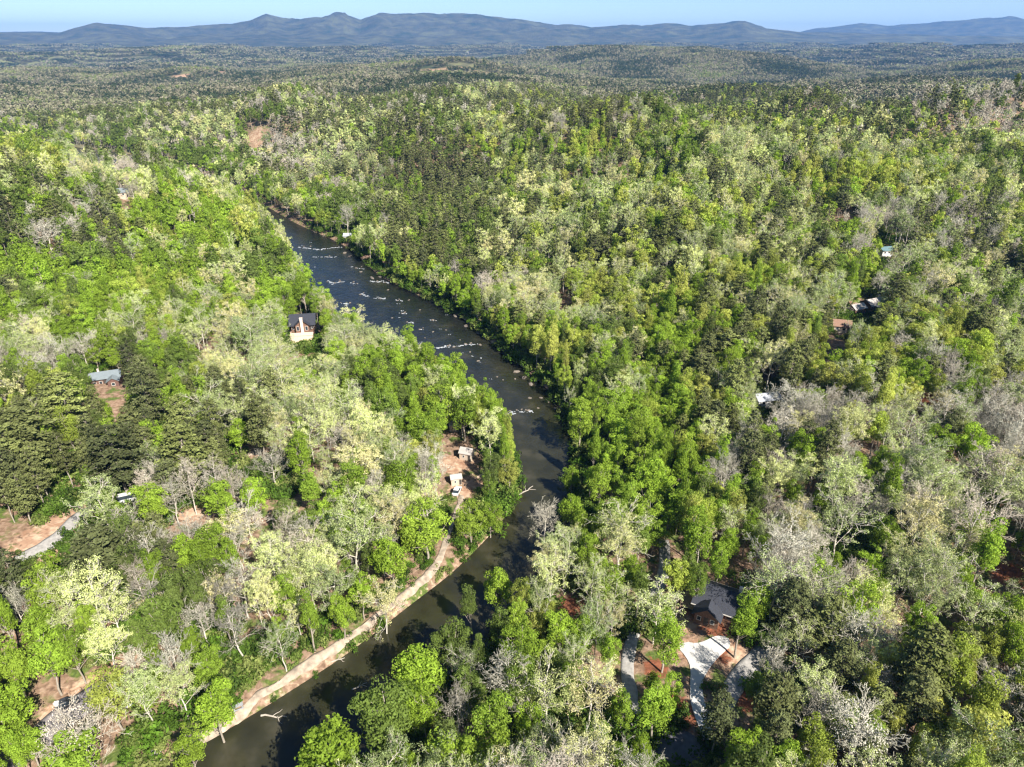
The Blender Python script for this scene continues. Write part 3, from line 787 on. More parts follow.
for i in order:
    x, y, sp = cd[i]
    hd = np.hypot(hero[:, 0] - x, hero[:, 1] - y)
    if (hd < hero[:, 2] * .72 + 1.6).any(): continue
    u = float(np.clip(pu[i] + rn.gauss(0, 18), 0, 1023)); v = float(np.clip(pv[i] + rn.gauss(0, 13), 64, 766))
    if v < 102 and pv[i] < 106: v = 64
    cell = GRID[min(10, int(v / 64) - 1)][min(15, int(u / 64))]
    c = cell[int(np.clip((stand[i] - .5) * 2.6 + .5 + rn.gauss(0, .27), 0, .999) * len(cell))]
    if u > 470 and 112 < v < 400 and c in 'Pg' and rn.random() < .42: c = rn.choice('GLCC')
    kind, t0, t1 = LET[c]
    s = rn.lognormvariate(-.20, .22)
    # riverside trees are low and green
    edge = sd[i] < 9
    if edge and c in 'PB' and rn.random() < .8: c = 'G'; kind, t0, t1 = LET['G']
    if edge: s *= .85 if left[i] or y > 230 else .72
    # the left hillside is open enough to see the ground and the stems
    if left[i] and y < 260 and x < -15 and sd[i] > 30 and thin[i] > .47 and rn.random() < .60: continue
    if thin[i] < .34 and rn.random() < .35: continue
    R = min(6.6, RREF[kind] * s * (.92 if kind == 'leafy' else .9)); H = HREF[kind] * s ** .5 * rn.uniform(.74, 1.16)
    if left[i] and 370 < y < 620 and sd[i] < 60: H *= 1.3
    if tr_d[i] < R + 1.2 and tr_d[i] < 6: R = max(2.0, tr_d[i] - 1.2); H *= .7
    # nor where it would shade the bright driveway, the lit house and the open dirt
    if d_sun(x, y, gz[i], R, H): continue
    # never in front of something the photograph shows
    d = math.sqrt(x * x + y * y + (gz[i] + H * .6 - CAM[2]) ** 2)
    if d < 950:
        bad = False
        for q in (.35, .62, .9):
            uu, vv, _ = project(np.array([x, y, gz[i] + H * q]))
            rp = R * FPX / d * (.8 if q < .8 else .6)
            m = (np.hypot(keepA[:, 0] - uu, keepA[:, 1] - vv) < keepA[:, 2] + rp) & (keepA[:, 3] > d - 3)
            if m.any(): bad = True; break
        if bad: continue
    trees.append((x, y, kind, R, H, rn.uniform(t0, t1)))
T = trees
tx = np.array([t[0] for t in T]); ty = np.array([t[1] for t in T]); tk = np.array([KINDS.index(t[2]) for t in T])
tR = np.array([t[3] for t in T]); tH = np.array([t[4] for t in T]); tt = np.array([t[5] for t in T])
tz = height(tx, ty)
tu, tv, tzz = project(np.stack([tx, ty, tz + tH * .62], -1))
tdist = np.sqrt(tx ** 2 + ty ** 2 + (tz + tH * .6 - CAM[2]) ** 2)
tint2 = tt.copy()
print("TREES", len(T), [int((tk == k).sum()) for k in range(4)])
rot = rng.uniform(0, 6.28, len(T)); var = rng.integers(0, 1000, len(T))

inview = (tu > -8) & (tu < 1032) & (tv > 0) & (tv < 775)
single = np.zeros(len(T), bool)
NMAX = 290
for k_ in range(4):
    c = np.where(inview & (tk == k_))[0]
    c = c[np.argsort(tdist[c] / tR[c])][:NMAX]
    single[c] = True

ORD = ["", "second ", "third ", "fourth ", "fifth ", "sixth ", "seventh ", "eighth ", "ninth ", "tenth ", "eleventh ", "twelfth ", "thirteenth ", "fourteenth ", "fifteenth ", "sixteenth "]
LAND = [("the dark-roofed house", 715, 612), ("the white driveway fork", 700, 645), ("the striped gravel lane", 755, 665), ("the paved lower-left road", 65, 712),
        ("the red dirt cut", 45, 540), ("the white hillside van", 128, 500), ("the grey metal roof", 107, 382), ("the peach house", 305, 332),
        ("the small riverside cabins", 460, 475), ("the river's sharp bend", 560, 470), ("the pale-roofed houses", 866, 308), ("the lone white roof", 764, 403),
        ("the shaded red clearing", 570, 603), ("the dark bare patch", 1003, 578), ("the lower rapids line", 505, 411), ("the track's lower end", 230, 722), ("the middle of the track", 370, 622),
        ("the shaded gravel corner", 680, 748), ("the sunlit hillside path", 240, 458), ("the russet leaf patch", 920, 402), ("the grey forest lane", 663, 566), ("the teal metal roof", 884, 254), ("the upper foam ledge", 320, 250), ("the middle foam line", 450, 347)]
def tree_labels(ids):
    lp = [(n, *hit(u, v)[:2], u, v) for n, u, v in LAND]
    hue = {}
    groups = {}
    pend = list(ids); out = {}
    def desc(i):
        k = KINDS[tk[i]]; t = tt[i]; s = tR[i] / RREF[k]
        size = "small" if s < .86 else ("large" if s > 1.12 else "middling")
        if k == 'leafy': h = "olive-green leafy tree" if t < .35 else ("bright green leafy tree" if t < .57 else ("fresh green leafy tree" if t < .75 else "lime-yellow leafy tree"))
        elif k == 'bud': h = "grey-green budding tree" if t < .3 else ("cream budding tree" if t < .62 else ("yellowish budding tree" if t < .85 else "tan-gold budding tree"))
        elif k == 'bare': h = "grey bare tree" if t < .3 else ("pale bare tree" if t < .72 else "pinkish-brown bare tree")
        else: h = "very dark pine" if t < .33 else ("dark olive pine" if t < .7 else "mid-green pine")
        return size + " " + h
    def side(i, L):
        du, dv = tu[i] - L[3], tv[i] + tH[i] * .25 * FPX / tdist[i] - L[4]
        if abs(du) > abs(dv) * 1.1: return "left of" if du < 0 else "right of"
        return "beyond" if dv < 0 else "in front of"
    for i in pend:
        # the nearest landmark on the photograph names it; ranked among its look-alikes on that side
        L = min(lp, key=lambda q: math.hypot(tu[i] - q[3], tv[i] - q[4]))
        groups.setdefault((desc(i), side(i, L), L[0]), []).append((math.hypot(tu[i] - L[3], tv[i] - L[4]), i))
    worst = 0
    for (d, s, L), v in groups.items():
        v.sort(); worst = max(worst, len(v))
        for r, (_, i) in enumerate(v):
            if len(v) == 1: out[i] = f"{d} {s} {L}"
            else: out[i] = f"{d} {s} {L}, {ORD[r] if r < len(ORD) else 'outermost '}nearest"
    print("LABELS", len(out), len(set(out.values())), "deepest rank", worst)
    return out


TNAME = {'leafy': 'leafy_tree', 'bud': 'budding_tree', 'bare': 'bare_tree', 'pine': 'pine_tree'}
TGROUP = {'leafy': 'leafy green trees of the near woodland', 'bud': 'pale budding trees of the near woodland', 'bare': 'bare trees of the near woodland', 'pine': 'dark pines of the near woodland'}
labels = tree_labels(np.where(single)[0])
for i in np.where(single)[0]:
    kd = KINDS[tk[i]]; vi = int(var[i]) % NVAR[kd]
    mt, mc = NEARM[kd][vi]
    e = empty(TNAME[kd], (tx[i], ty[i], tz[i]), rot[i])
    sr = tR[i] / RREF[kd]; sh = tH[i] / HREF[kd]
    e.scale = (sr, sr, sh)
    tag(e, labels[i], "pine tree" if kd == 'pine' else "tree", TGROUP[kd])
    a = obj("trunk", mt, e); b = obj("crown", mc, e)
    b["tint"] = float(tint2[i]); a["tint"] = float(tint2[i])

# ------------------------------------------------------------------ the rest of the woodland: one object of each kind
PROT = bpy.data.collections.new("tree_shapes")      # never linked to the scene: only the shapes that get scattered
def scatter(name, meshes, X, Y, Z, rotz, scale, pick, tint, label, cat):
    col = bpy.data.collections.new(name + "_shapes")
    for j, me in enumerate(meshes):
        o = bpy.data.objects.new(f"{name}_shape_{j:02d}", me); col.objects.link(o)
    n = len(X)
    me = bpy.data.meshes.new(name)
    me.vertices.add(n); me.vertices.foreach_set("co", np.stack([X, Y, Z], -1).astype(np.float32).ravel())
    for nm, ty_, a in (("tint", 'FLOAT', tint), ("pick", 'INT', pick), ("rz", 'FLOAT', rotz)):
        at = me.attributes.new(nm, ty_, 'POINT'); at.data.foreach_set("value", np.asarray(a, np.int32 if ty_ == 'INT' else np.float32))
    at = me.attributes.new("sc", 'FLOAT_VECTOR', 'POINT'); at.data.foreach_set("vector", np.asarray(scale, np.float32).ravel())
    o = tag(obj(name, me), label, cat, kind="stuff")
    ng = bpy.data.node_groups.new(name + "_scatter", 'GeometryNodeTree')
    ng.interface.new_socket("Geometry", in_out='INPUT', socket_type='NodeSocketGeometry'); ng.interface.new_socket("Geometry", in_out='OUTPUT', socket_type='NodeSocketGeometry')
    N = ng.nodes; L = ng.links
    gi = N.new("NodeGroupInput"); go = N.new("NodeGroupOutput")
    ip = N.new("GeometryNodeInstanceOnPoints"); ci = N.new("GeometryNodeCollectionInfo")
    ci.inputs["Collection"].default_value = col; ci.inputs["Separate Children"].default_value = True; ci.inputs["Reset Children"].default_value = True
    def at_(nm, dt):
        a = N.new("GeometryNodeInputNamedAttribute"); a.data_type = dt; a.inputs["Name"].default_value = nm
        return a.outputs[0]
    cx = N.new("ShaderNodeCombineXYZ"); L.new(at_("rz", 'FLOAT'), cx.inputs[2])
    er = N.new("FunctionNodeEulerToRotation"); L.new(cx.outputs[0], er.inputs[0])
    L.new(gi.outputs[0], ip.inputs["Points"]); L.new(ci.outputs[0], ip.inputs["Instance"]); ip.inputs["Pick Instance"].default_value = True
    L.new(at_("pick", 'INT'), ip.inputs["Instance Index"]); L.new(er.outputs[0], ip.inputs["Rotation"]); L.new(at_("sc", 'FLOAT_VECTOR'), ip.inputs["Scale"])
    L.new(ip.outputs[0], go.inputs[0])
    md = o.modifiers.new("scatter", 'NODES'); md.node_group = ng
    return o

SNAME = {'leafy': 'leafy_woodland', 'bud': 'budding_woodland', 'bare': 'bare_woodland', 'pine': 'pine_woodland'}
SLAB = {'leafy': "bright green leafy woodland covering the valley sides behind the nearest trees", 'bud': "pale cream and grey-green budding woodland spread over the slopes",
        'bare': "leafless grey-brown woodland scattered over the slopes", 'pine': "dark olive pine woodland standing in patches across the hills"}
MIDD, FARD = 330, 620
for k_, kd in enumerate(KINDS):
    nv = NVAR[kd]
    near = [one(f"{kd}_near_{i}", shape(kd, i, 0), M[BARKS[kd]], M[CROWN[kd]]) for i in range(nv)]
    mid = [one(f"{kd}_mid_{i}", shape(kd, i, 1), M[BARKS[kd]], M[CROWN[kd]]) for i in range(nv)]
    far = [one(f"{kd}_far_{i}", shape(kd, i, 2), M[BARKS[kd]], M[CROWN[kd]]) for i in range(nv)]
    c = np.where((tk == k_) & ~single)[0]
    lod = np.where(tdist[c] < MIDD, 0, np.where(tdist[c] < FARD, 1, 2))
    sr = tR[c] / RREF[kd]; sh = tH[c] / HREF[kd]
    scatter(SNAME[kd], near + mid + far, tx[c], ty[c], tz[c], rot[c], np.stack([sr, sr, sh], -1), lod * nv + var[c] % nv, tint2[c], SLAB[kd], "woodland")

# ------------------------------------------------------------------ undergrowth
def undergrowth():
    n = 46000
    a = rng.uniform(-.72, .72, n); r = 60 + 420 * rng.uniform(0, 1, n) ** .75
    x, y = r * np.sin(a), r * np.cos(a)
    dn = fbm(x, y, 30, 5, 3); s = river_sd(x, y); td = dist_line(x, y, TRACKw)
    edge = ((s > .3) & (s < 8)) | (td < 5)
    k = (s > .2) & (td > 1.2 + .9 * fbm(x, y, 6, 31, 2)) & ((dn > .47) | (edge & (fbm(x, y, 9, 8, 2) > .38)))
    for ox, oy, rr_ in openA: k &= np.hypot(x - ox, y - oy) > rr_ * .9
    x, y, e = x[k], y[k], edge[k]; z = height(x, y) - .15; n = len(x)
    s = rng.uniform(.6, 1.5, n) * np.where(e, np.where(td[k] < 6, .62, 1.15), 1.0)
    scatter("undergrowth", [mesh_np(f"bush_{i}", bush(i)[0], [bush(i)[1]], [M['bush']], attrs={"v": ('FACE', bush(i)[2])}) for i in range(6)], x, y, z, rng.uniform(0, 6.3, n),
            np.stack([s, s, s * rng.uniform(.7, 1.4, n)], -1), rng.integers(0, 6, n), rng.uniform(0, 1, n), "low green shrubs and saplings growing under the trees and on the banks", "undergrowth")
undergrowth()

# ------------------------------------------------------------------ distant forest: patches of many small crowns
def far_leaf_mat():
    m, n, l = new_mat("distant_canopy")
    o = n.new("ShaderNodeOutputMaterial"); d = n.new("ShaderNodeBsdfDiffuse"); g = n.new("ShaderNodeNewGeometry")
    mp = n.new("ShaderNodeMapping"); mp.inputs["Scale"].default_value = (.0032, .0050, 0)
    l.new(g.outputs["Position"], mp.inputs[0])
    nz = n.new("ShaderNodeTexNoise"); nz.inputs["Scale"].default_value = 1; nz.inputs["Detail"].default_value = 6; nz.inputs["Roughness"].default_value = .6
    l.new(mp.outputs[0], nz.inputs["Vector"])
    v = n.new("ShaderNodeAttribute"); v.attribute_name = "v"
    a = n.new("ShaderNodeMath"); a.operation = 'MULTIPLY_ADD'; a.inputs[1].default_value = 2.6; a.inputs[2].default_value = -1.05
    l.new(nz.outputs[0], a.inputs[0])
    b = n.new("ShaderNodeMath"); b.operation = 'MULTIPLY_ADD'; b.inputs[1].default_value = .55; l.new(v.outputs["Fac"], b.inputs[0]); l.new(a.outputs[0], b.inputs[2])
    r = ramp(n, [(0.10, (.035, .052, .024)), (0.38, (.045, .062, .028)), (0.50, (.12, .12, .065)), (0.62, (.23, .205, .15)), (0.78, (.26, .25, .15)), (0.92, (.11, .15, .045)), (1.0, (.18, .22, .06))])
    l.new(b.outputs[0], r.inputs[0]); l.new(r.outputs[0], d.inputs[0]); l.new(d.outputs[0], o.inputs[0])
    return m
MF = far_leaf_mat()
def canopy_patch(seed, size, sp, faces, ls):
    g = np.random.default_rng(seed); B_ = Build()
    n = int(size / sp)
    for i in range(n):
        for j in range(n):
            c = np.array([(i + .5 + g.uniform(-.4, .4)) * sp - size / 2, (j + .5 + g.uniform(-.4, .4)) * sp - size / 2, 0])
            H = g.uniform(11, 20) * (sp / 7) ** .25; R = sp * .62 * g.uniform(.7, 1.15)
            d = unit(g, faces, -.25)
            P = c + d * np.array([R, R, H * .34]) * g.uniform(.75, 1.05, faces)[:, None] + [0, 0, H * .66]
            B_.add(*leaves(g, P, d + g.normal(size=(faces, 3)) * .35, ls, np.full(faces, np.clip(g.uniform(0, 1) + 0, 0, 1))))
    V, F_, a = B_.data()
    return mesh_np(f"canopy_{seed}_{int(size)}", V, [F_], [MF], attrs={"v": ('FACE', a)})
def far_forest():
    s1 = [canopy_patch(i, 42, 7, 24, 1.5) for i in range(8)]
    s2 = [canopy_patch(20 + i, 130, 11, 14, 3.2) for i in range(6)]
    P = []
    for (r0, r1, sp, base, nv) in ((1290, 4200, 41, 0, 8), (4150, 11500, 128, 8, 6)):
        n = int(2 * r1 / sp)
        ii, jj = np.meshgrid(np.arange(n), np.arange(n // 2 + 1))
        x = ii * sp - r1 + rng.uniform(-.06, .06, ii.shape) * sp; y = jj * sp + rng.uniform(-.06, .06, ii.shape) * sp
        x, y = x.ravel(), y.ravel(); r = np.hypot(x, y)
        k = (r > r0) & (r < r1) & (np.abs(x) < y * .86 + 60)
        x, y = x[k], y[k]
        for ox, oy, rx, ry in CLEAR:
            k = np.hypot((x - ox) / (rx + 12), (y - oy) / (ry + 16)) > 1; x, y = x[k], y[k]
        P.append(np.stack([x, y, rng.integers(0, nv, len(x)) + base], -1))
    P = np.concatenate(P); z = height(P[:, 0], P[:, 1]) - 1.0; n = len(P)
    scatter("distant_forest", s1 + s2, P[:, 0], P[:, 1], z, rng.integers(0, 4, n) * (math.pi / 2), np.ones((n, 3)), P[:, 2].astype(int), rng.uniform(0, 1, n),
            "distant mixed forest in dark and pale bands reaching to the mountains", "forest")
far_forest()

# ------------------------------------------------------------------ roads, lanes and the driveway
from mathutils.geometry import delaunay_2d_cdt
M['concrete'] = simple("pale_concrete", (.50, .485, .46), 0.85, 0.10, .6)
M['gravel'] = simple("pale_gravel", (.31, .295, .275), 0.95, 0.25, 1.2, bump_=.4)
M['asphalt'] = simple("worn_asphalt", (.20, .18, .185), 0.9, 0.18, .8)
M['shaded_gravel'] = simple("shaded_gravel", (.10, .10, .115), 0.9, 0.3, .8)  # gravel, with the shade lying on it put into a darker base colour
M['track'] = simple("sandy_track", (.31, .25, .19), 0.95, 0.45, .8, bump_=.4)

def ribbon(name, px, width, mat, world=None, lift=.10, wob=.25):
    P = smooth_line([np.array(hit(*p)[:2]) for p in px], 3) if world is None else world
    s = np.concatenate([[0], np.cumsum(np.hypot(*np.diff(P, axis=0).T))])
    q = np.arange(0, s[-1], .9)
    P = np.stack([np.interp(q, s, P[:, 0]), np.interp(q, s, P[:, 1])], -1)
    t = np.gradient(P, axis=0); t /= np.linalg.norm(t, axis=1)[:, None]; nn = np.stack([-t[:, 1], t[:, 0]], -1)
    w = np.interp(q, np.linspace(0, s[-1], len(width)), width) if hasattr(width, '__len__') else np.full(len(q), width)
    K = 6; rows = []
    for k in range(K + 1):
        f = k / K - .5
        jit = wob * (fbm(P[:, 0] + k * 50, P[:, 1], 3.0, 5, 2) - .5) * 2 if k in (0, K) else 0
        X = P + nn * (f * w + jit)[:, None] if k in (0, K) else P + nn * (f * w)[:, None]
        rows.append(np.column_stack([X, height(X[:, 0], X[:, 1]) + lift + .05 * (1 - (2 * f) ** 2)]))
    lo = [rows[0] - [0, 0, .5], rows[-1] - [0, 0, .5]]
    V = np.concatenate([lo[0]] + rows + [lo[1]]); n = len(P)
    i = np.arange(len(V)).reshape(K + 3, n)
    qd = np.stack([i[:-1, :-1], i[:-1, 1:], i[1:, 1:], i[1:, :-1]], -1).reshape(-1, 4)
    me = mesh_np(name, V, [qd], [mat])
    return tag(obj(name, me), kind="structure")

ribbon("track", None, 1.6, M['track'], TRACKw, wob=.7)
ribbon("road", [(-30, 790), (0, 766), (20, 752), (42, 737), (56, 722), (72, 710), (92, 698), (118, 682)], 5.6, M['asphalt'])
ribbon("gravel_road", [(18, 562), (32, 554), (48, 545), (64, 533), (74, 520), (88, 510), (110, 505), (130, 502)], [4, 4, 3.2, 3, 3], M['gravel'])
ribbon("forest_lane", [(664, 540), (665, 560), (664, 575), (655, 595), (641, 614), (633, 634), (628, 655), (627, 672), (630, 692), (633, 712), (638, 735)], 2.7, M['gravel'])
ribbon("gravel_lane", [(790, 635), (770, 649), (757, 660), (745, 672), (735, 684), (727, 700), (719, 712), (712, 728)], [4.5, 4.2, 4, 3.4, 3], M['gravel'])
ribbon("parking_area", [(655, 735), (675, 744), (695, 755), (715, 770)], 7, M['shaded_gravel'])
ribbon("hillside_path", [(222, 466), (234, 461), (246, 456), (262, 449)], 1.8, M['track'])
ribbon("river_landing", [(140, 766), (150, 760), (162, 752)], 2.2, M['gravel'])

def slab(name, px, mat, lift=.16):
    w = smooth_line([np.array(hit(*p)[:2]) for p in px + px[:1]], 1)[:-1]
    n = len(w); mn, mx = w.min(0), w.max(0)
    g = [(a, b) for a in np.arange(mn[0], mx[0], 1.2) for b in np.arange(mn[1], mx[1], 1.2)]
    ga = np.array(g); ok = inside(ga[:, 0], ga[:, 1], w) & (dist_line(ga[:, 0], ga[:, 1], np.vstack([w, w[:1]])) > .4)
    pts = [Vector(p) for p in w] + [Vector(p) for p in ga[ok]]
    vs, es, fs, *_ = delaunay_2d_cdt(pts, [], [list(range(n))], 1, 1e-4)
    V = np.array([(v.x, v.y) for v in vs]); z = height(V[:, 0], V[:, 1]) + lift
    bm = bmesh.new(); bv = [bm.verts.new((V[i, 0], V[i, 1], z[i])) for i in range(len(V))]
    for f in fs: bm.faces.new([bv[i] for i in f])
    ed = [e for e in bm.edges if len(e.link_faces) == 1]
    r = bmesh.ops.extrude_edge_only(bm, edges=ed)
    for v in r["geom"]:
        if isinstance(v, bmesh.types.BMVert): v.co.z -= .6
    bmesh.ops.recalc_face_normals(bm, faces=bm.faces)
    me = bpy.data.meshes.new(name); bm.to_mesh(me); me.materials.append(mat)
    return tag(obj(name, me), kind="structure")
slab("driveway", [(677, 647), (686, 657), (691, 668), (690, 685), (690, 700), (694, 715), (700, 730), (704, 742), (710, 740), (713, 727), (707, 712), (703, 696), (702, 682), (707, 672), (715, 661), (723, 653), (731, 646), (728, 637), (715, 636), (706, 641), (696, 644), (686, 642)], M['concrete'])

# ------------------------------------------------------------------ building kit
def mb():
    return {"V": [], "F": [], "n": 0}
def box(b, x0, x1, y0, y1, z0, z1):
    V = [(x, y, z) for x in (x0, x1) for y in (y0, y1) for z in (z0, z1)]
    b["V"] += V; n = b["n"]
    b["F"] += [[n + i for i in f] for f in ([0, 1, 3, 2], [4, 6, 7, 5], [0, 4, 5, 1], [2, 3, 7, 6], [0, 2, 6, 4], [1, 5, 7, 3])]; b["n"] += 8
def poly(b, V, F_):
    n = b["n"]; b["V"] += V; b["F"] += [[n + i for i in f] for f in F_]; b["n"] += len(V)
def made(name, b, mat, parent, bevel=0.0):
    bm = bmesh.new(); vs = [bm.verts.new(v) for v in b["V"]]
    for f in b["F"]: bm.faces.new([vs[i] for i in f])
    bmesh.ops.recalc_face_normals(bm, faces=bm.faces)
    if bevel: bmesh.ops.bevel(bm, geom=list(bm.edges), offset=bevel, segments=1, affect='EDGES')
    me = bpy.data.meshes.new(name); bm.to_mesh(me); bm.free(); me.materials.append(mat)
    return obj(name, me, parent)
def gable_walls(x0, x1, y0, y1, z0, ze, rise, b=None):
    """walls with gable ends at x0 and x1 (ridge along x)"""
    b = b or mb(); ym = (y0 + y1) / 2
    V = [(x0, y0, z0), (x1, y0, z0), (x1, y1, z0), (x0, y1, z0), (x0, y0, ze), (x1, y0, ze), (x1, y1, ze), (x0, y1, ze), (x0, ym, ze + rise), (x1, ym, ze + rise)]
    poly(b, V, [[0, 1, 5, 4], [2, 3, 7, 6], [1, 2, 6, 9, 5], [3, 0, 4, 8, 7], [0, 3, 2, 1], [4, 5, 9, 8], [6, 7, 8, 9]])
    return b
def gable_roof(x0, x1, y0, y1, ze, rise, ov=.5, th=.18, b=None):
    b = b or mb(); ym = (y0 + y1) / 2; s = rise / (ym - y0)
    X0, X1, Y0, Y1 = x0 - ov, x1 + ov, y0 - ov, y1 + ov; zb = ze - ov * s + .02; zr = ze + rise + .02
    for ya, yb in ((Y0, ym), (Y1, ym)):
        V = [(X0, ya, zb), (X1, ya, zb), (X1, yb, zr), (X0, yb, zr), (X0, ya, zb + th), (X1, ya, zb + th), (X1, yb, zr + th), (X0, yb, zr + th)]
        poly(b, V, [[0, 1, 2, 3], [4, 5, 6, 7], [0, 1, 5, 4], [1, 2, 6, 5], [2, 3, 7, 6], [3, 0, 4, 7]])
    return b
def window(parent, c, w, h, axis, out, fm, gm2):
    """frame with a recessed pane; axis 'x' or 'y' is the way it faces, out its sign"""
    x, y, z = c; f = mb(); t = .09; d = .07
    def bb(b, a0, a1, z0, z1, o0, o1):
        if axis == 'y': box(b, x + a0, x + a1, *sorted((y + out * o0, y + out * o1)), z + z0, z + z1)
        else: box(b, *sorted((x + out * o0, x + out * o1)), y + a0, y + a1, z + z0, z + z1)
    bb(f, -w / 2, -w / 2 + t, 0, h, .0, d); bb(f, w / 2 - t, w / 2, 0, h, .0, d); bb(f, -w / 2 + t, w / 2 - t, 0, t, .0, d - .005); bb(f, -w / 2 + t, w / 2 - t, h - t, h, .0, d - .005)
    fr = made("window", f, fm, parent)
    g = mb(); bb(g, -w / 2 + t, w / 2 - t, t, h - t, .005, .03); made("pane", g, gm2, fr)
    return fr
def door(parent, c, w, h, axis, out, m):
    x, y, z = c; b = mb()
    if axis == 'y': box(b, x - w / 2, x + w / 2, *sorted((y, y + out * .06)), z, z + h)
    else: box(b, *sorted((x, x + out * .06)), y - w / 2, y + w / 2, z, z + h)
    o = made("door", b, m, parent)
    k = mb()
    if axis == 'y': box(k, x + w * .35, x + w * .35 + .06, *sorted((y + out * .06, y + out * .12)), z + h * .45, z + h * .45 + .1)
    else: box(k, *sorted((x + out * .06, x + out * .12)), y + w * .35, y + w * .35 + .06, z + h * .45, z + h * .45 + .1)
    made("handle", k, M['trim_dark'], o)
    return o
def deck(parent, x0, x1, y0, y1, z, zg, rail=True):
    b = mb(); n = int((x1 - x0) / .16)
    for i in range(n): box(b, x0 + i * .16, x0 + i * .16 + .145, y0, y1, z - .06, z)
    d = made("deck", b, M['deck_wood'], parent)
    for x in (x0 + .1, x1 - .1):
        for y in (y0 + .1, (y0 + y1) / 2, y1 - .1):
            p = mb(); box(p, x - .08, x + .08, y - .08, y + .08, zg, z - .062); made("post", p, M['deck_wood'], d)
    if rail:
        r = mb()
        for (a0, a1, b0, b1) in ((x0, x1, y0, y0 + .06), (x0, x0 + .06, y0 + .062, y1), (x1 - .06, x1, y0 + .062, y1)): box(r, a0, a1, b0, b1, z + .9, z + 1.0)
        for i in range(int((x1 - x0) / .5) + 1): xx = min(x0 + i * .5, x1 - .05); box(r, xx + .002, xx + .048, y0 + .008, y0 + .052, z, z + .898)
        made("railing", r, M['deck_wood'], d)
    return d
M['roof_dark'] = simple("dark_shingle", (.026, .029, .040), 0.8, .35, 5, bump_=.4)
M['roof_grey'] = simple("grey_metal_roof", (.16, .19, .205), 0.8, .10, 1.5)
M['roof_pale'] = simple("pale_metal_roof", (.38, .345, .32), 0.5, .08, 1.5)
M['roof_white'] = simple("white_metal_roof", (.36, .38, .42), 0.7, .06, 1.5)
M['roof_brown'] = simple("brown_shingle", (.22, .13, .09), 0.85, .2, 4)
M['roof_teal'] = simple("teal_metal_roof", (.10, .17, .185), 0.5, .12, 2)
M['wall_peach'] = simple("peach_masonry", (.68, .50, .40), 0.9, .10, 2.5, bump_=.3)
M['wall_brown'] = simple("brown_timber", (.17, .095, .062), 0.85, .3, 4)
M['wall_log'] = simple("red_brown_logs", (.13, .07, .055), 0.85, .3, 4)
M['wall_tan'] = simple("tan_siding", (.46, .38, .30), 0.85, .12, 3)
M['wall_white'] = simple("white_siding", (.52, .51, .49), 0.8, .06, 3)
M['wall_grey'] = simple("grey_siding", (.30, .31, .32), 0.8, .12, 3)
M['deck_wood'] = simple("weathered_deck_wood", (.33, .24, .17), 0.85, .2, 5)
M['trim'] = simple("pale_trim", (.62, .58, .52), 0.7, .05, 3)
M['trim_dark'] = simple("dark_trim", (.05, .045, .04), 0.6, .1, 3)
M['stone'] = simple("chimney_stone", (.70, .56, .46), 0.9, .25, 6, bump_=.6)
M['glass'] = simple("window_glass", (.03, .04, .05), 0.08, .1, 1)
M['rubber'] = simple("tyre_rubber", (.02, .02, .02), 0.9, .1, 3)
M['steel'] = simple("wheel_steel", (.4, .4, .42), 0.35, .05, 3, metal=.8)
M['paint_white'] = simple("white_paint", (.62, .62, .61), 0.3, .03, 2)
M['paint_dark'] = simple("dark_paint", (.035, .04, .05), 0.3, .1, 2)
M['lamp_red'] = simple("tail_lamp_red", (.35, .02, .02), 0.3, .05, 2)
M['lamp_clear'] = simple("headlamp_clear", (.7, .7, .68), 0.2, .05, 2)

def place(name, label, cat, u, v, rz, lift=0.0, group=None, rad=4):
    x, y, z = hit(u, v)
    a = np.linspace(0, 2 * np.pi, 8, endpoint=False)
    zz = float(np.mean(height(x + rad * np.cos(a), y + rad * np.sin(a))))
    return tag(empty(name, (x, y, zz + lift), math.radians(rz)), label, cat, group)

# ---- the dark-roofed house above the driveway
h = place("house", "dark-shingled house with pale eave trim above the white driveway fork", "house", 722, 609, -28, .3)
b = gable_walls(-5.2, 5.2, -3.6, 3.6, -2.5, 3.0, 2.4); made("wall", b, M['wall_brown'], h)
b = gable_roof(-5.2, 5.2, -3.6, 3.6, 3.0, 2.4, .8, .2); rf = made("roof", b, M['roof_dark'], h)
b = mb(); box(b, 2.6, 3.4, .8, 1.6, 4.0, 6.3); made("chimney", b, M['stone'], rf)
b = gable_walls(-3.4, .6, 0, 0.01, 0, 0, 0) if False else mb()
# porch wing: ridge along y, facing the drive
def gable_y(x0, x1, y0, y1, z0, ze, rise, wallm, roofm, par, ov=.6):
    w = mb(); xm = (x0 + x1) / 2
    V = [(x0, y0, z0), (x1, y0, z0), (x1, y1, z0), (x0, y1, z0), (x0, y0, ze), (x1, y0, ze), (x1, y1, ze), (x0, y1, ze), (xm, y0, ze + rise), (xm, y1, ze + rise)]
    poly(w, V, [[3, 0, 4, 7], [1, 2, 6, 5], [0, 1, 5, 8, 4], [2, 3, 7, 9, 6], [0, 3, 2, 1], [4, 8, 9, 7], [5, 6, 9, 8]]); wo = made("wall", w, wallm, par)
    r = mb(); s = rise / (xm - x0); zb = ze - ov * s + .025; zr = ze + rise + .025; th = .18
    for xa in (x0 - ov, x1 + ov):
        V = [(xa, y0 - ov, zb), (xa, y1, zb), (xm, y1, zr), (xm, y0 - ov, zr)]; V += [(x, y, z + th) for x, y, z in V]
        poly(r, V, [[0, 1, 2, 3], [4, 5, 6, 7], [0, 1, 5, 4], [1, 2, 6, 5], [2, 3, 7, 6], [3, 0, 4, 7]])
    ro = made("roof", r, roofm, par)
    return wo, ro
gable_y(-4.6, .4, -6.6, -3.62, -2.5, 2.7, 1.9, M['wall_brown'], M['roof_dark'], h)
b = mb()
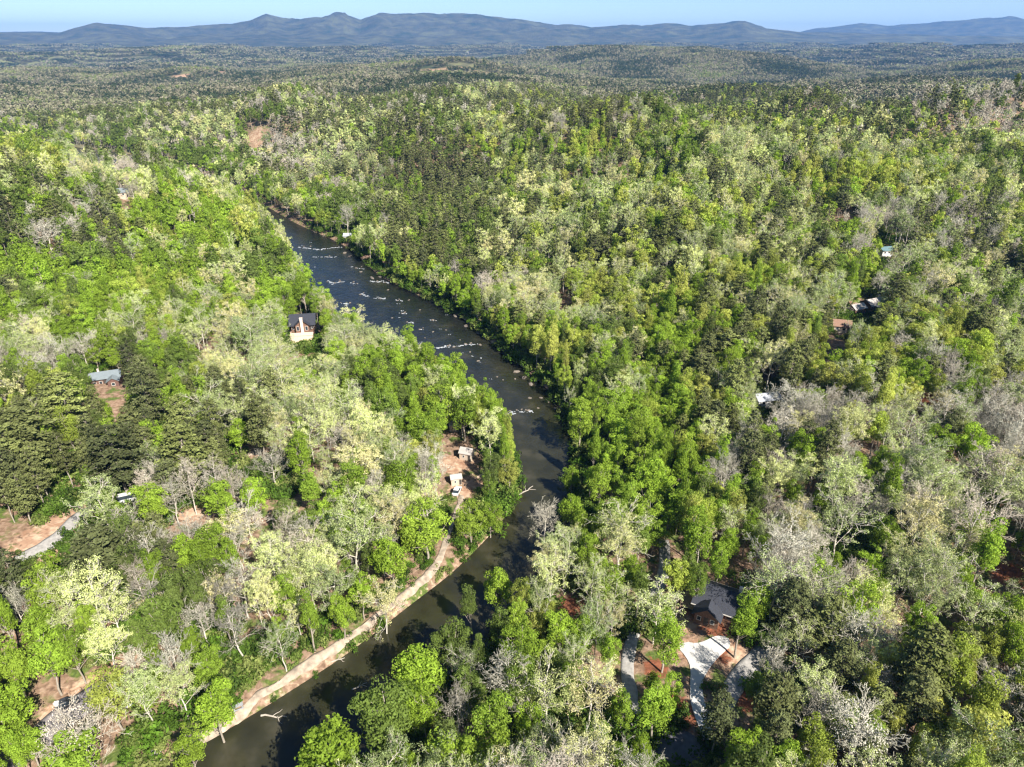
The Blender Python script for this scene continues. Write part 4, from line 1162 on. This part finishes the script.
for x, y0, y1 in ((-6.0, -4.4, 4.4), (6.0, -4.4, 4.4)):
    pass
box(b, -6.02, 6.02, -4.48, -4.42, 2.42, 2.66); box(b, -6.02, 6.02, 4.42, 4.48, 2.42, 2.66); made("fascia", b, M['trim'], h)
for x in (2.0, 4.0): window(h, (x, -3.6, .9), 1.2, 1.2, 'y', -1, M['trim'], M['glass'])
for x in (-3.6, -.8): window(h, (x, -6.6, .8), .9, 1.2, 'y', -1, M['trim'], M['glass'])
for y in (-2, 1.6): window(h, (-5.2, y, .9), 1.2, 1.2, 'x', -1, M['trim'], M['glass'])
door(h, (-2.1, -6.6, 0), 1.0, 2.1, 'y', -1, M['trim_dark'])
deck(h, -8.4, -5.25, -3.5, 3.0, .0, -2.6)

# ---- the peach house on the left bank
h = place("river_house", "peach masonry house with dark hipped roof and pale chimney above the river", "house", 305, 336, 10, 2.2)
b = gable_walls(-4.6, 4.6, -3.2, 4.6, -3, 4.6, 2.8); made("wall", b, M['wall_brown'], h)
rf = made("roof", gable_roof(-4.6, 4.6, -3.2, 4.6, 4.6, 2.8, .9, .25), M['roof_dark'], h)
gable_y(-2.6, 2.8, -5.0, -3.22, -3, 4.8, 2.2, M['wall_brown'], M['roof_dark'], h)
b = mb(); box(b, -.45, .65, -5.75, -5.02, -2.5, 7.9); box(b, -.55, .75, -5.85, -4.95, 7.902, 8.1); made("chimney", b, M['stone'], h)
b = mb(); box(b, -4.4, 4.2, -8.6, -5.77, -3, 1.55); box(b, -4.6, 4.4, -8.8, -5.76, 1.552, 1.75); made("terrace", b, M['wall_peach'], h)
b = mb(); box(b, -4.5, 4.3, -8.7, -8.55, 1.752, 2.7); box(b, -4.5, -4.35, -8.54, -5.8, 1.752, 2.7); made("parapet", b, M['wall_peach'], h)
for x in (-1.7, 1.8): window(h, (x, -5.0, 2.3), 1.1, 1.9, 'y', -1, M['trim'], M['glass'])
for x in (-3.9, 3.9): window(h, (x, -3.2, 2.2), .9, 1.6, 'y', -1, M['trim'], M['glass'])
for y in (-1, 2): window(h, (4.6, y, 2.2), 1.1, 1.6, 'x', 1, M['trim'], M['glass'])
door(h, (3.2, -3.2, 1.76), .9, 2.1, 'y', -1, M['trim_dark'])

# ---- the cabin under a grey metal roof
h = place("cabin", "red-brown log cabin with L-shaped pale grey metal roof among hillside trees", "cabin", 107, 381, 22, -.6)
b = gable_walls(-4.4, 4.4, -2.4, 2.4, -2.5, 2.9, 1.3); made("wall", b, M['wall_log'], h)
made("roof", gable_roof(-4.4, 4.4, -2.4, 2.4, 2.9, 1.3, .6, .14), M['roof_grey'], h)
gable_y(1.0, 4.2, -5.2, -2.42, -2.5, 2.5, 1.0, M['wall_log'], M['roof_grey'], h, .4)
for x in (-3.2, -1.4): window(h, (x, -2.4, .8), 1.0, 1.1, 'y', -1, M['trim'], M['glass'])
window(h, (2.6, -5.2, .8), 1.1, 1.1, 'y', -1, M['trim'], M['glass'])
door(h, (-.1, -2.4, .0), .9, 2.0, 'y', -1, M['trim_dark'])
b = mb(); box(b, -2.2, -1.7, .8, 1.3, 3.2, 5.0); made("chimney", b, M['stone'], h)

def small_house(name, label, cat, u, v, rz, Wd, D, Hw, rise, wallm, roofm, lift=0, group=None, nwin=2, chim=False, porch=False):
    h = place(name, label, cat, u, v, rz, lift, group, rad=min(Wd, D) / 2)
    made("wall", gable_walls(-Wd / 2, Wd / 2, -D / 2, D / 2, -3, Hw, rise), wallm, h)
    rf = made("roof", gable_roof(-Wd / 2, Wd / 2, -D / 2, D / 2, Hw, rise, min(.6, Wd * .07), .14), roofm, h)
    if chim: b = mb(); box(b, Wd * .2, Wd * .2 + .7, .2, .9, Hw, Hw + rise + .9); made("chimney", b, M['stone'], rf)
    for i in range(nwin):
        x = -Wd / 2 + Wd * (i + .6) / (nwin + .6)
        window(h, (x, -D / 2, Hw * .35), min(1.1, Wd * .2), min(1.2, Hw * .4), 'y', -1, M['trim'], M['glass'])
    door(h, (Wd * .36, -D / 2, .02), min(.9, Wd * .2), min(2.0, Hw * .8), 'y', -1, M['trim_dark'])
    if porch: deck(h, -Wd / 2, Wd / 2, -D / 2 - 2.4, -D / 2 - .05, .0, -3, True)
    return h
# the cluster on the right slope
h = small_house("hill_house", "long house with pale metal roof, largest of the right slope cluster", "house", 873, 310, 24, 10, 5.5, 3, 1.6, M['wall_brown'], M['roof_pale'], .6, nwin=3, chim=True, porch=True)
gable_y(-3.6, .2, -5.0, -2.8, -3, 2.9, 1.1, M['wall_brown'], M['roof_pale'], h, .4)
small_house("outbuilding", "outbuilding with one pale roof slope beside the long pale-roofed house", "outbuilding", 855, 314, 24, 6, 4.5, 2.6, 1.3, M['wall_brown'], M['roof_pale'], .5)
small_house("barn", "small brown-roofed barn on red earth below the pale-roofed house", "barn", 840, 331, -15, 6, 5, 2.6, 1.6, M['wall_tan'], M['roof_brown'], .3)
small_house("white_roof_house", "lone low house under a bright white metal roof on the mid slope", "house", 765, 404, 12, 7.5, 4.5, 2.4, 1.1, M['wall_white'], M['roof_white'], .4)
small_house("riverside_cabin", "small pale cabin with a dark doorway near the bend of the left bank", "cabin", 467, 458, -18, 3.6, 3.2, 2.3, 1.1, M['wall_tan'], M['roof_pale'], .2, nwin=1)
small_house("shed", "small pale-roofed shed at the upper end of the sandy track", "shed", 456, 483, 14, 3.0, 2.4, 2.1, .7, M['wall_tan'], M['roof_pale'], .1, nwin=1)
small_house("shed", "little tan shed among green trees on the left bank peninsula", "shed", 454, 430, 5, 2.8, 2.4, 2.2, .8, M['wall_tan'], M['roof_pale'], .2, nwin=1)
small_house("riverside_cabin", "tiny white cabin standing by the far bank of the upper rapids", "cabin", 348, 240, 0, 4.5, 4, 2.8, 1.3, M['wall_white'], M['roof_white'], .3, nwin=1)
small_house("teal_roof_house", "house with a teal metal roof high on the right slope", "house", 884, 255, 15, 6, 4, 2.4, 1.2, M['wall_white'], M['roof_teal'], .5, nwin=2)
small_house("ridge_house", "grey-roofed house half hidden by trees on the left ridge", "house", 123, 198, 20, 9, 6, 3, 1.8, M['wall_tan'], M['roof_grey'], 1.0, nwin=2)
small_house("hillside_house", "grey house low among tall trees at the left edge of the ridge", "house", 25, 222, -10, 8, 6, 3, 1.8, M['wall_grey'], M['roof_grey'], 1.0, nwin=2)
for (u, v, w, lab, rm) in ((446, 77, 14, "long white farm building beside the far orange clearing", 'roof_white'), (437, 60, 14, "far white house left of two alone among dark pines", 'roof_white'),
                           (468, 53, 18, "farthest white house on the plain beyond the dark pines", 'roof_white'), (535, 79, 11, "far white house on the pale slope right of the orange clearing", 'roof_white'),
                           (222, 75, 22, "distant house with terracotta roof at the left of the far woodland", 'roof_brown'), (148, 72, 18, "tiny distant grey-roofed house at the far left", 'roof_grey'),
                           (595, 86, 14, "distant pale-roofed house right of the dark pine band", 'roof_pale')):
    small_house("distant_house", lab, "house", u, v, 8, w, w * .6, 7, 3, M['wall_tan'], M[rm], 1.5, "houses on the far plain", nwin=3)

# ------------------------------------------------------------------ vehicles and small things
def car(name, label, cat, u, v, rz, L=4.6, Wd=1.85, Hb=.95, Hc=1.55, paint='paint_white', van=False):
    c = place(name, label, cat, u, v, rz, .12, rad=1.5)
    b = mb(); prof = [(-L / 2, .35), (-L / 2, Hb * .9), (-L / 2 + .15, Hb), (L * .28, Hb), (L / 2 - .1, Hb * .82), (L / 2, Hb * .6), (L / 2, .35)]
    V = [(x, -Wd / 2, z) for x, z in prof] + [(x, Wd / 2, z) for x, z in prof]; n = len(prof)
    poly(b, V, [list(range(n)), list(range(n, 2 * n))] + [[i, (i + 1) % n, n + (i + 1) % n, n + i] for i in range(n)]); made("body", b, M[paint], c, .04)
    x0, x1 = (-L / 2 + .05, L * .30) if van else (-L * .38, L * .22)
    i0, i1 = (.08, .55) if van else (.5, .65)
    b = mb(); V = [(x0, -Wd / 2 + .05, Hb), (x1, -Wd / 2 + .05, Hb), (x1, Wd / 2 - .05, Hb), (x0, Wd / 2 - .05, Hb), (x0 + i0, -Wd / 2 + .2, Hc), (x1 - i1, -Wd / 2 + .2, Hc), (x1 - i1, Wd / 2 - .2, Hc), (x0 + i0, Wd / 2 - .2, Hc)]
    poly(b, V, [[0, 1, 5, 4], [1, 2, 6, 5], [2, 3, 7, 6], [3, 0, 4, 7], [4, 5, 6, 7], [0, 3, 2, 1]]); made("cabin", b, M['glass'], c)
    b = mb(); box(b, x0 + i0 - .05, x1 - i1 + .05, -Wd / 2 + .16, Wd / 2 - .16, Hc + .002, Hc + .06); made("roof", b, M[paint], c, .02)
    for x in (-L * .31, L * .31):
        for s in (-1, 1):
            P, q = tube([(0, s * (Wd / 2 - .22), 0), (0, s * (Wd / 2 + .01), 0)], [.33, .33], 14)
            P = np.concatenate([P, [(0, s * (Wd / 2 - .22), 0), (0, s * (Wd / 2 + .01), 0)]]); k = 14
            F2 = np.array([[i, (i + 1) % k, 28, 28] for i in range(k)])
            bm = bmesh.new(); vs = [bm.verts.new(p) for p in P]
            for f in q: bm.faces.new([vs[j] for j in f])
            for i in range(k): bm.faces.new([vs[i], vs[(i + 1) % k], vs[28]]); bm.faces.new([vs[k + i], vs[k + (i + 1) % k], vs[29]])
            me = bpy.data.meshes.new("wheel"); bm.to_mesh(me); bm.free(); me.materials.append(M['rubber'])
            w = obj("wheel", me, c, (x, 0, .33))
            r = mb(); a = [(.19 * math.cos(t), s * (Wd / 2 + .015), .19 * math.sin(t)) for t in np.linspace(0, 6.283, 11)[:-1]]; a2 = [(p[0], p[1] + s * .02, p[2]) for p in a]
            poly(r, a + a2, [list(range(10)), list(range(10, 20))] + [[i, (i + 1) % 10, 10 + (i + 1) % 10, 10 + i] for i in range(10)]); made("rim", r, M['steel'], w)
    for s in (-1, 1):
        b = mb(); box(b, L / 2 - .06, L / 2 + .02, *sorted((s * (Wd / 2 - .4), s * (Wd / 2 - .1))), .62, .74); made("headlight", b, M['lamp_clear'], c)
        b = mb(); box(b, -L / 2 - .02, -L / 2 + .06, *sorted((s * (Wd / 2 - .32), s * (Wd / 2 - .08))), .66, .84); made("tail_light", b, M['lamp_red'], c)
    return c
car("parked_van", "white van half hidden by a green tree above the red dirt cut", "van", 129, 501, 25, 4.8, 1.9, 1.15, 2.1, van=True)
car("parked_car", "white car with dark windows on the sandy track below the shed", "car", 457, 493, 78, 4.2, 1.75)
car("parked_car", "dark car beside a pale cabinet on the paved road, lower left", "car", 68, 706, 36, 3.9, 1.7, paint='paint_dark')

def lathe_tank(label, u, v):
    t = place("propane_tank", label, "tank", u, v, 20, 0, rad=1)
    z = [(-.85, .02), (-.8, .22), (-.62, .32), (.62, .32), (.8, .22), (.85, .02)]
    P, q = tube([(a, 0, .75) for a, _ in z], [r for _, r in z], 14); bm = bmesh.new(); vs = [bm.verts.new(p) for p in P]
    for f in q: bm.faces.new([vs[j] for j in f])
    me = bpy.data.meshes.new("tank_body"); bm.to_mesh(me); bm.free(); me.materials.append(M['paint_white']); obj("tank_body", me, t)
    for x in (-.7, .7): b = mb(); box(b, x - .08, x + .08, -.35, .35, -.3, .42); made("leg", b, M['wall_grey'], t)
    b = mb(); box(b, -.15, .15, -.15, .15, 1.2, 1.38); made("valve_cover", b, M['wall_grey'], t)
lathe_tank("white propane tank under the trees right of the paved road", 131, 708)
t = place("utility_cabinet", "pale upright utility cabinet at the edge of the paved road", "cabinet", 59, 709, 10, 0, rad=.6)
b = mb(); box(b, -.4, .4, -.3, .3, .12, 1.9); made("cabinet_body", b, M['paint_white'], t, .03)
b = mb(); box(b, -.48, .48, -.38, .38, -.3, .118); made("plinth", b, M['concrete'], t)
b = mb(); box(b, -.35, .35, -.33, -.302, .2, 1.8); dd_ = made("door", b, M['wall_white'], t)
b = mb(); box(b, .22, .27, -.36, -.332, .9, 1.1); made("handle", b, M['trim_dark'], dd_)
t = place("picnic_table", "weathered blue-grey picnic table beside the lower end of the track", "table", 238, 708, 30, .05, rad=.8)
b = mb()
for i in range(5): box(b, -1.0, 1.0, -.4 + i * .165, -.4 + i * .165 + .15, .72, .76)
made("table_top", b, M['wall_grey'], t)
for s in (-1, 1):
    b = mb(); box(b, -1.0, 1.0, *sorted((s * .62, s * .88)), .42, .46); made("bench", b, M['wall_grey'], t)
for x in (-.7, .7):
    b = mb()
    for s in (-1, 1):
        V = [(x - .04, s * .2, .718), (x + .04, s * .2, .718), (x + .04, s * .3, .718), (x - .04, s * .3, .718), (x - .04, s * .65, -.1), (x + .04, s * .65, -.1), (x + .04, s * .75, -.1), (x - .04, s * .75, -.1)]
        poly(b, V, [[0, 1, 2, 3], [4, 7, 6, 5], [0, 4, 5, 1], [1, 5, 6, 2], [2, 6, 7, 3], [3, 7, 4, 0]])
    box(b, x + .045, x + .12, -.88, .88, .34, .418); made("leg_frame", b, M['wall_grey'], t)

# ------------------------------------------------------------------ rocks, foam and driftwood in the river
def rock_mat():
    m = simple("river_rock", (.15, .125, .10), 0.85, .35, 1.5, bump_=.5); return m
M['rock'] = rock_mat()
M['foam'] = simple("white_water_foam", (.38, .40, .42), 0.7, .06, 4, bump_=.5)
M['driftwood'] = simple("bleached_driftwood", (.34, .30, .25), 0.9, .15, 3)
def rock_mesh(seed):
    g = np.random.default_rng(seed); bm = bmesh.new(); bmesh.ops.create_icosphere(bm, subdivisions=2, radius=1)
    k = [(unit(g, 1)[0], g.uniform(.55, .95)) for _ in range(9)]
    for v in bm.verts:
        p = np.array(v.co)
        for n_, d_ in k:
            e = p @ n_ - d_
            if e > 0: p = p - n_ * e
        v.co = p * (1 + g.normal() * .03)
    me = bpy.data.meshes.new("rock"); bm.to_mesh(me); bm.free(); me.materials.append(M['rock']); return me
RM = [rock_mesh(i) for i in range(6)]
FOAM = [((298, 247), (322, 250), .9), ((322, 249), (342, 247), .8), ((312, 257), (336, 257), .7), ((328, 281), (334, 284), 1.0), ((335, 283), (343, 282), .7), ((350, 283), (358, 284), .6), ((369, 281), (379, 282), .9), ((379, 281), (390, 283), .9),
        ((361, 294), (368, 296), .8), ((377, 298), (386, 299), 1.1), ((341, 303), (348, 304), .9), ((424, 347), (438, 348), .9), ((438, 348), (452, 346), .8), ((452, 347), (466, 345), .8), ((466, 345), (480, 344), .7),
        ((500, 414), (512, 413), 1.0), ((512, 412), (522, 411), .8), ((520, 412), (534, 411), .7), ((406, 322), (414, 323), .6), ((400, 313), (408, 314), .6), ((418, 329), (424, 330), .5), ((356, 268), (364, 269), .5), ((395, 300), (402, 301), .6), ((430, 320), (436, 321), .5)]
def foam():
    b = Build(); g = np.random.default_rng(5)
    extra = []
    for _ in range(60):
        u, v = g.uniform(300, 500), g.uniform(240, 380); x, y = flat(u, v)
        if river_sd(np.array([x]), np.array([y]))[0] < -3: extra.append(((u, v), (u + g.uniform(1.5, 5), v + g.uniform(-.3, .3)), g.uniform(.25, .5)))
    for p, q, w in FOAM + extra:
        a = flat(*p); c = flat(*q); L = np.linalg.norm(c - a); n = max(5, int(L / .42))
        for i in range(n):
            t = g.uniform(0, 1); x, y = a * (1 - t) + c * t + g.normal(size=2) * [w * .35, w * .55]
            r = w * g.uniform(.16, .5); k = 7; ang = np.linspace(0, 2 * np.pi, k, endpoint=False)
            R_ = r * g.uniform(.7, 1.3, k)
            ring = np.stack([x + R_ * np.cos(ang) * 1.5, y + R_ * np.sin(ang), np.full(k, .01)], -1)
            V = np.concatenate([ring, [[x, y, .10 + .12 * r]]])
            F_ = np.array([[j, (j + 1) % k, k, k] for j in range(k)])
            b.V.append(V); b.F.append((np.array([[j, (j + 1) % k, k] for j in range(k)]) + b.n)); b.n += len(V)
    me = mesh_np("rapids_foam", np.concatenate(b.V), [np.concatenate(b.F)], [M['foam']])
    tag(obj("rapids_foam", me), "white water breaking in broken lines over the river's rock ledges", "foam", kind="stuff")
foam()
rr_ = random.Random(3)
spots = []
for p, q, w in FOAM:
    for _ in range(2):
        t = rr_.random(); spots.append((p[0] + (q[0] - p[0]) * t + rr_.uniform(-3, 3), p[1] + (q[1] - p[1]) * t + rr_.uniform(-2.5, .5), rr_.uniform(.5, 1.0)))
spots += [(548, 402, 1.3), (541, 398, 1.0), (552, 394, .9), (555, 408, .8), (530, 398, .9), (538, 408, .6), (478, 361, .8), (497, 377, .6), (515, 379, .9), (503, 380, .6), (480, 345, 1.1), (485, 338, 1.4), (478, 333, 1.2), (516, 372, 1.8), (524, 378, 2.0), (531, 384, 2.0),
          (315, 232, 1.6), (324, 236, 1.4), (372, 278, 1.8), (380, 277, 1.6), (388, 279, 1.7), (345, 253, 2.0), (350, 256, 1.6), (361, 272, 1.4), (455, 316, 1.5), (466, 326, 1.6), (330, 306, 1.0), (420, 310, .7), (433, 332, .8), (446, 330, .6), (409, 300, .7), (470, 352, .7), (460, 340, .6),
          (388, 290, .8), (405, 330, .8), (425, 338, .6), (392, 318, .7), (565, 397, 2.0), (572, 403, 1.8), (560, 390, 1.6)]
rocks = []
for u, v, s in spots:
    x, y = flat(u, v)
    rocks.append((x, y, s, u, v))
RL = [("the top rapids ledge", 310, 250), ("the sandy point of the far bank", 347, 254), ("the rocky islet by the far bank", 380, 280), ("the bubbling mid-river shoal", 340, 284), ("the open riffle", 405, 318), ("the middle foam line", 450, 347),
      ("the rocky shore above the bend", 525, 378), ("the lower foam line", 515, 412), ("the dark boulder shore", 565, 398), ("the scattered stones at the bend", 545, 400)]
grp = {}
for i, (x, y, s, u, v) in enumerate(rocks):
    L = min(RL, key=lambda q: math.hypot(u - q[1], (v - q[2]) * 1.5))
    grp.setdefault((L, "big" if s > 1.2 else ("middling" if s > .75 else "small")), []).append((math.hypot(u - L[1], v - L[2]), i))
for (L, sz), v_ in grp.items():
    v_.sort()
    for r, (_, i) in enumerate(v_):
        x, y, s, u, v = rocks[i]
        o = obj("river_rock", RM[i % 6], None, (x, y, max(.02, float(height(x, y)[0]) + .1)))
        o.rotation_euler = (0, 0, rr_.uniform(0, 6)); o.scale = (s * rr_.uniform(.6, 1.15), s * rr_.uniform(.45, .75), s * .42)
        tag(o, f"{sz} grey-brown rock, {ORD[r] if r < 12 else 'outermost '}nearest to {L[0]}" if len(v_) > 1 else f"{sz} grey-brown rock at {L[0]}", "rock", "rocks in the river shoals")
def log(label, p, q, r=.22, fork=True, z=.12):
    a = np.array([*flat(*p), z]); c = np.array([*flat(*q), z + .25]); g = np.random.default_rng(int(p[0]))
    t = Build(); t.add(*tube(wob_path(g, a, c, 6, .03), np.linspace(r, r * .35, 6), 7))
    o = empty("driftwood_log", a)
    V, F_, A = t.data(); tr = obj("trunk", mesh_np("log_trunk", V - a, [F_], [M['driftwood']], attrs={"v": ('FACE', A)}), o)
    if fork:
        L = np.linalg.norm(c - a)
        for s, f in ((1, .45), (-1, .65)):
            base = a * (1 - f) + c * f; d = (c - a) / L; nrm = np.array([-d[1], d[0], .15]) * s
            V, Fq = tube(wob_path(g, base - a, base - a + (d + nrm) * L * .28, 4, .05), np.linspace(r * .5, r * .15, 4), 5)
            obj("branch", mesh_np("log_branch", V, [Fq], [M['driftwood']]), o)
    tag(o, label, "log")
log("long forked bleached log reaching into the water below the track's lower end", (261, 716), (287, 718))
log("bleached log lying in the dark pool beside the middle of the left bank", (330, 663), (345, 659), .2)
log("pale curved log off the tip of the left bank peninsula", (519, 495), (533, 487), .25)
log("thin fallen branch on the water's edge near the leafy tree island shore", (352, 690), (367, 684), .15)
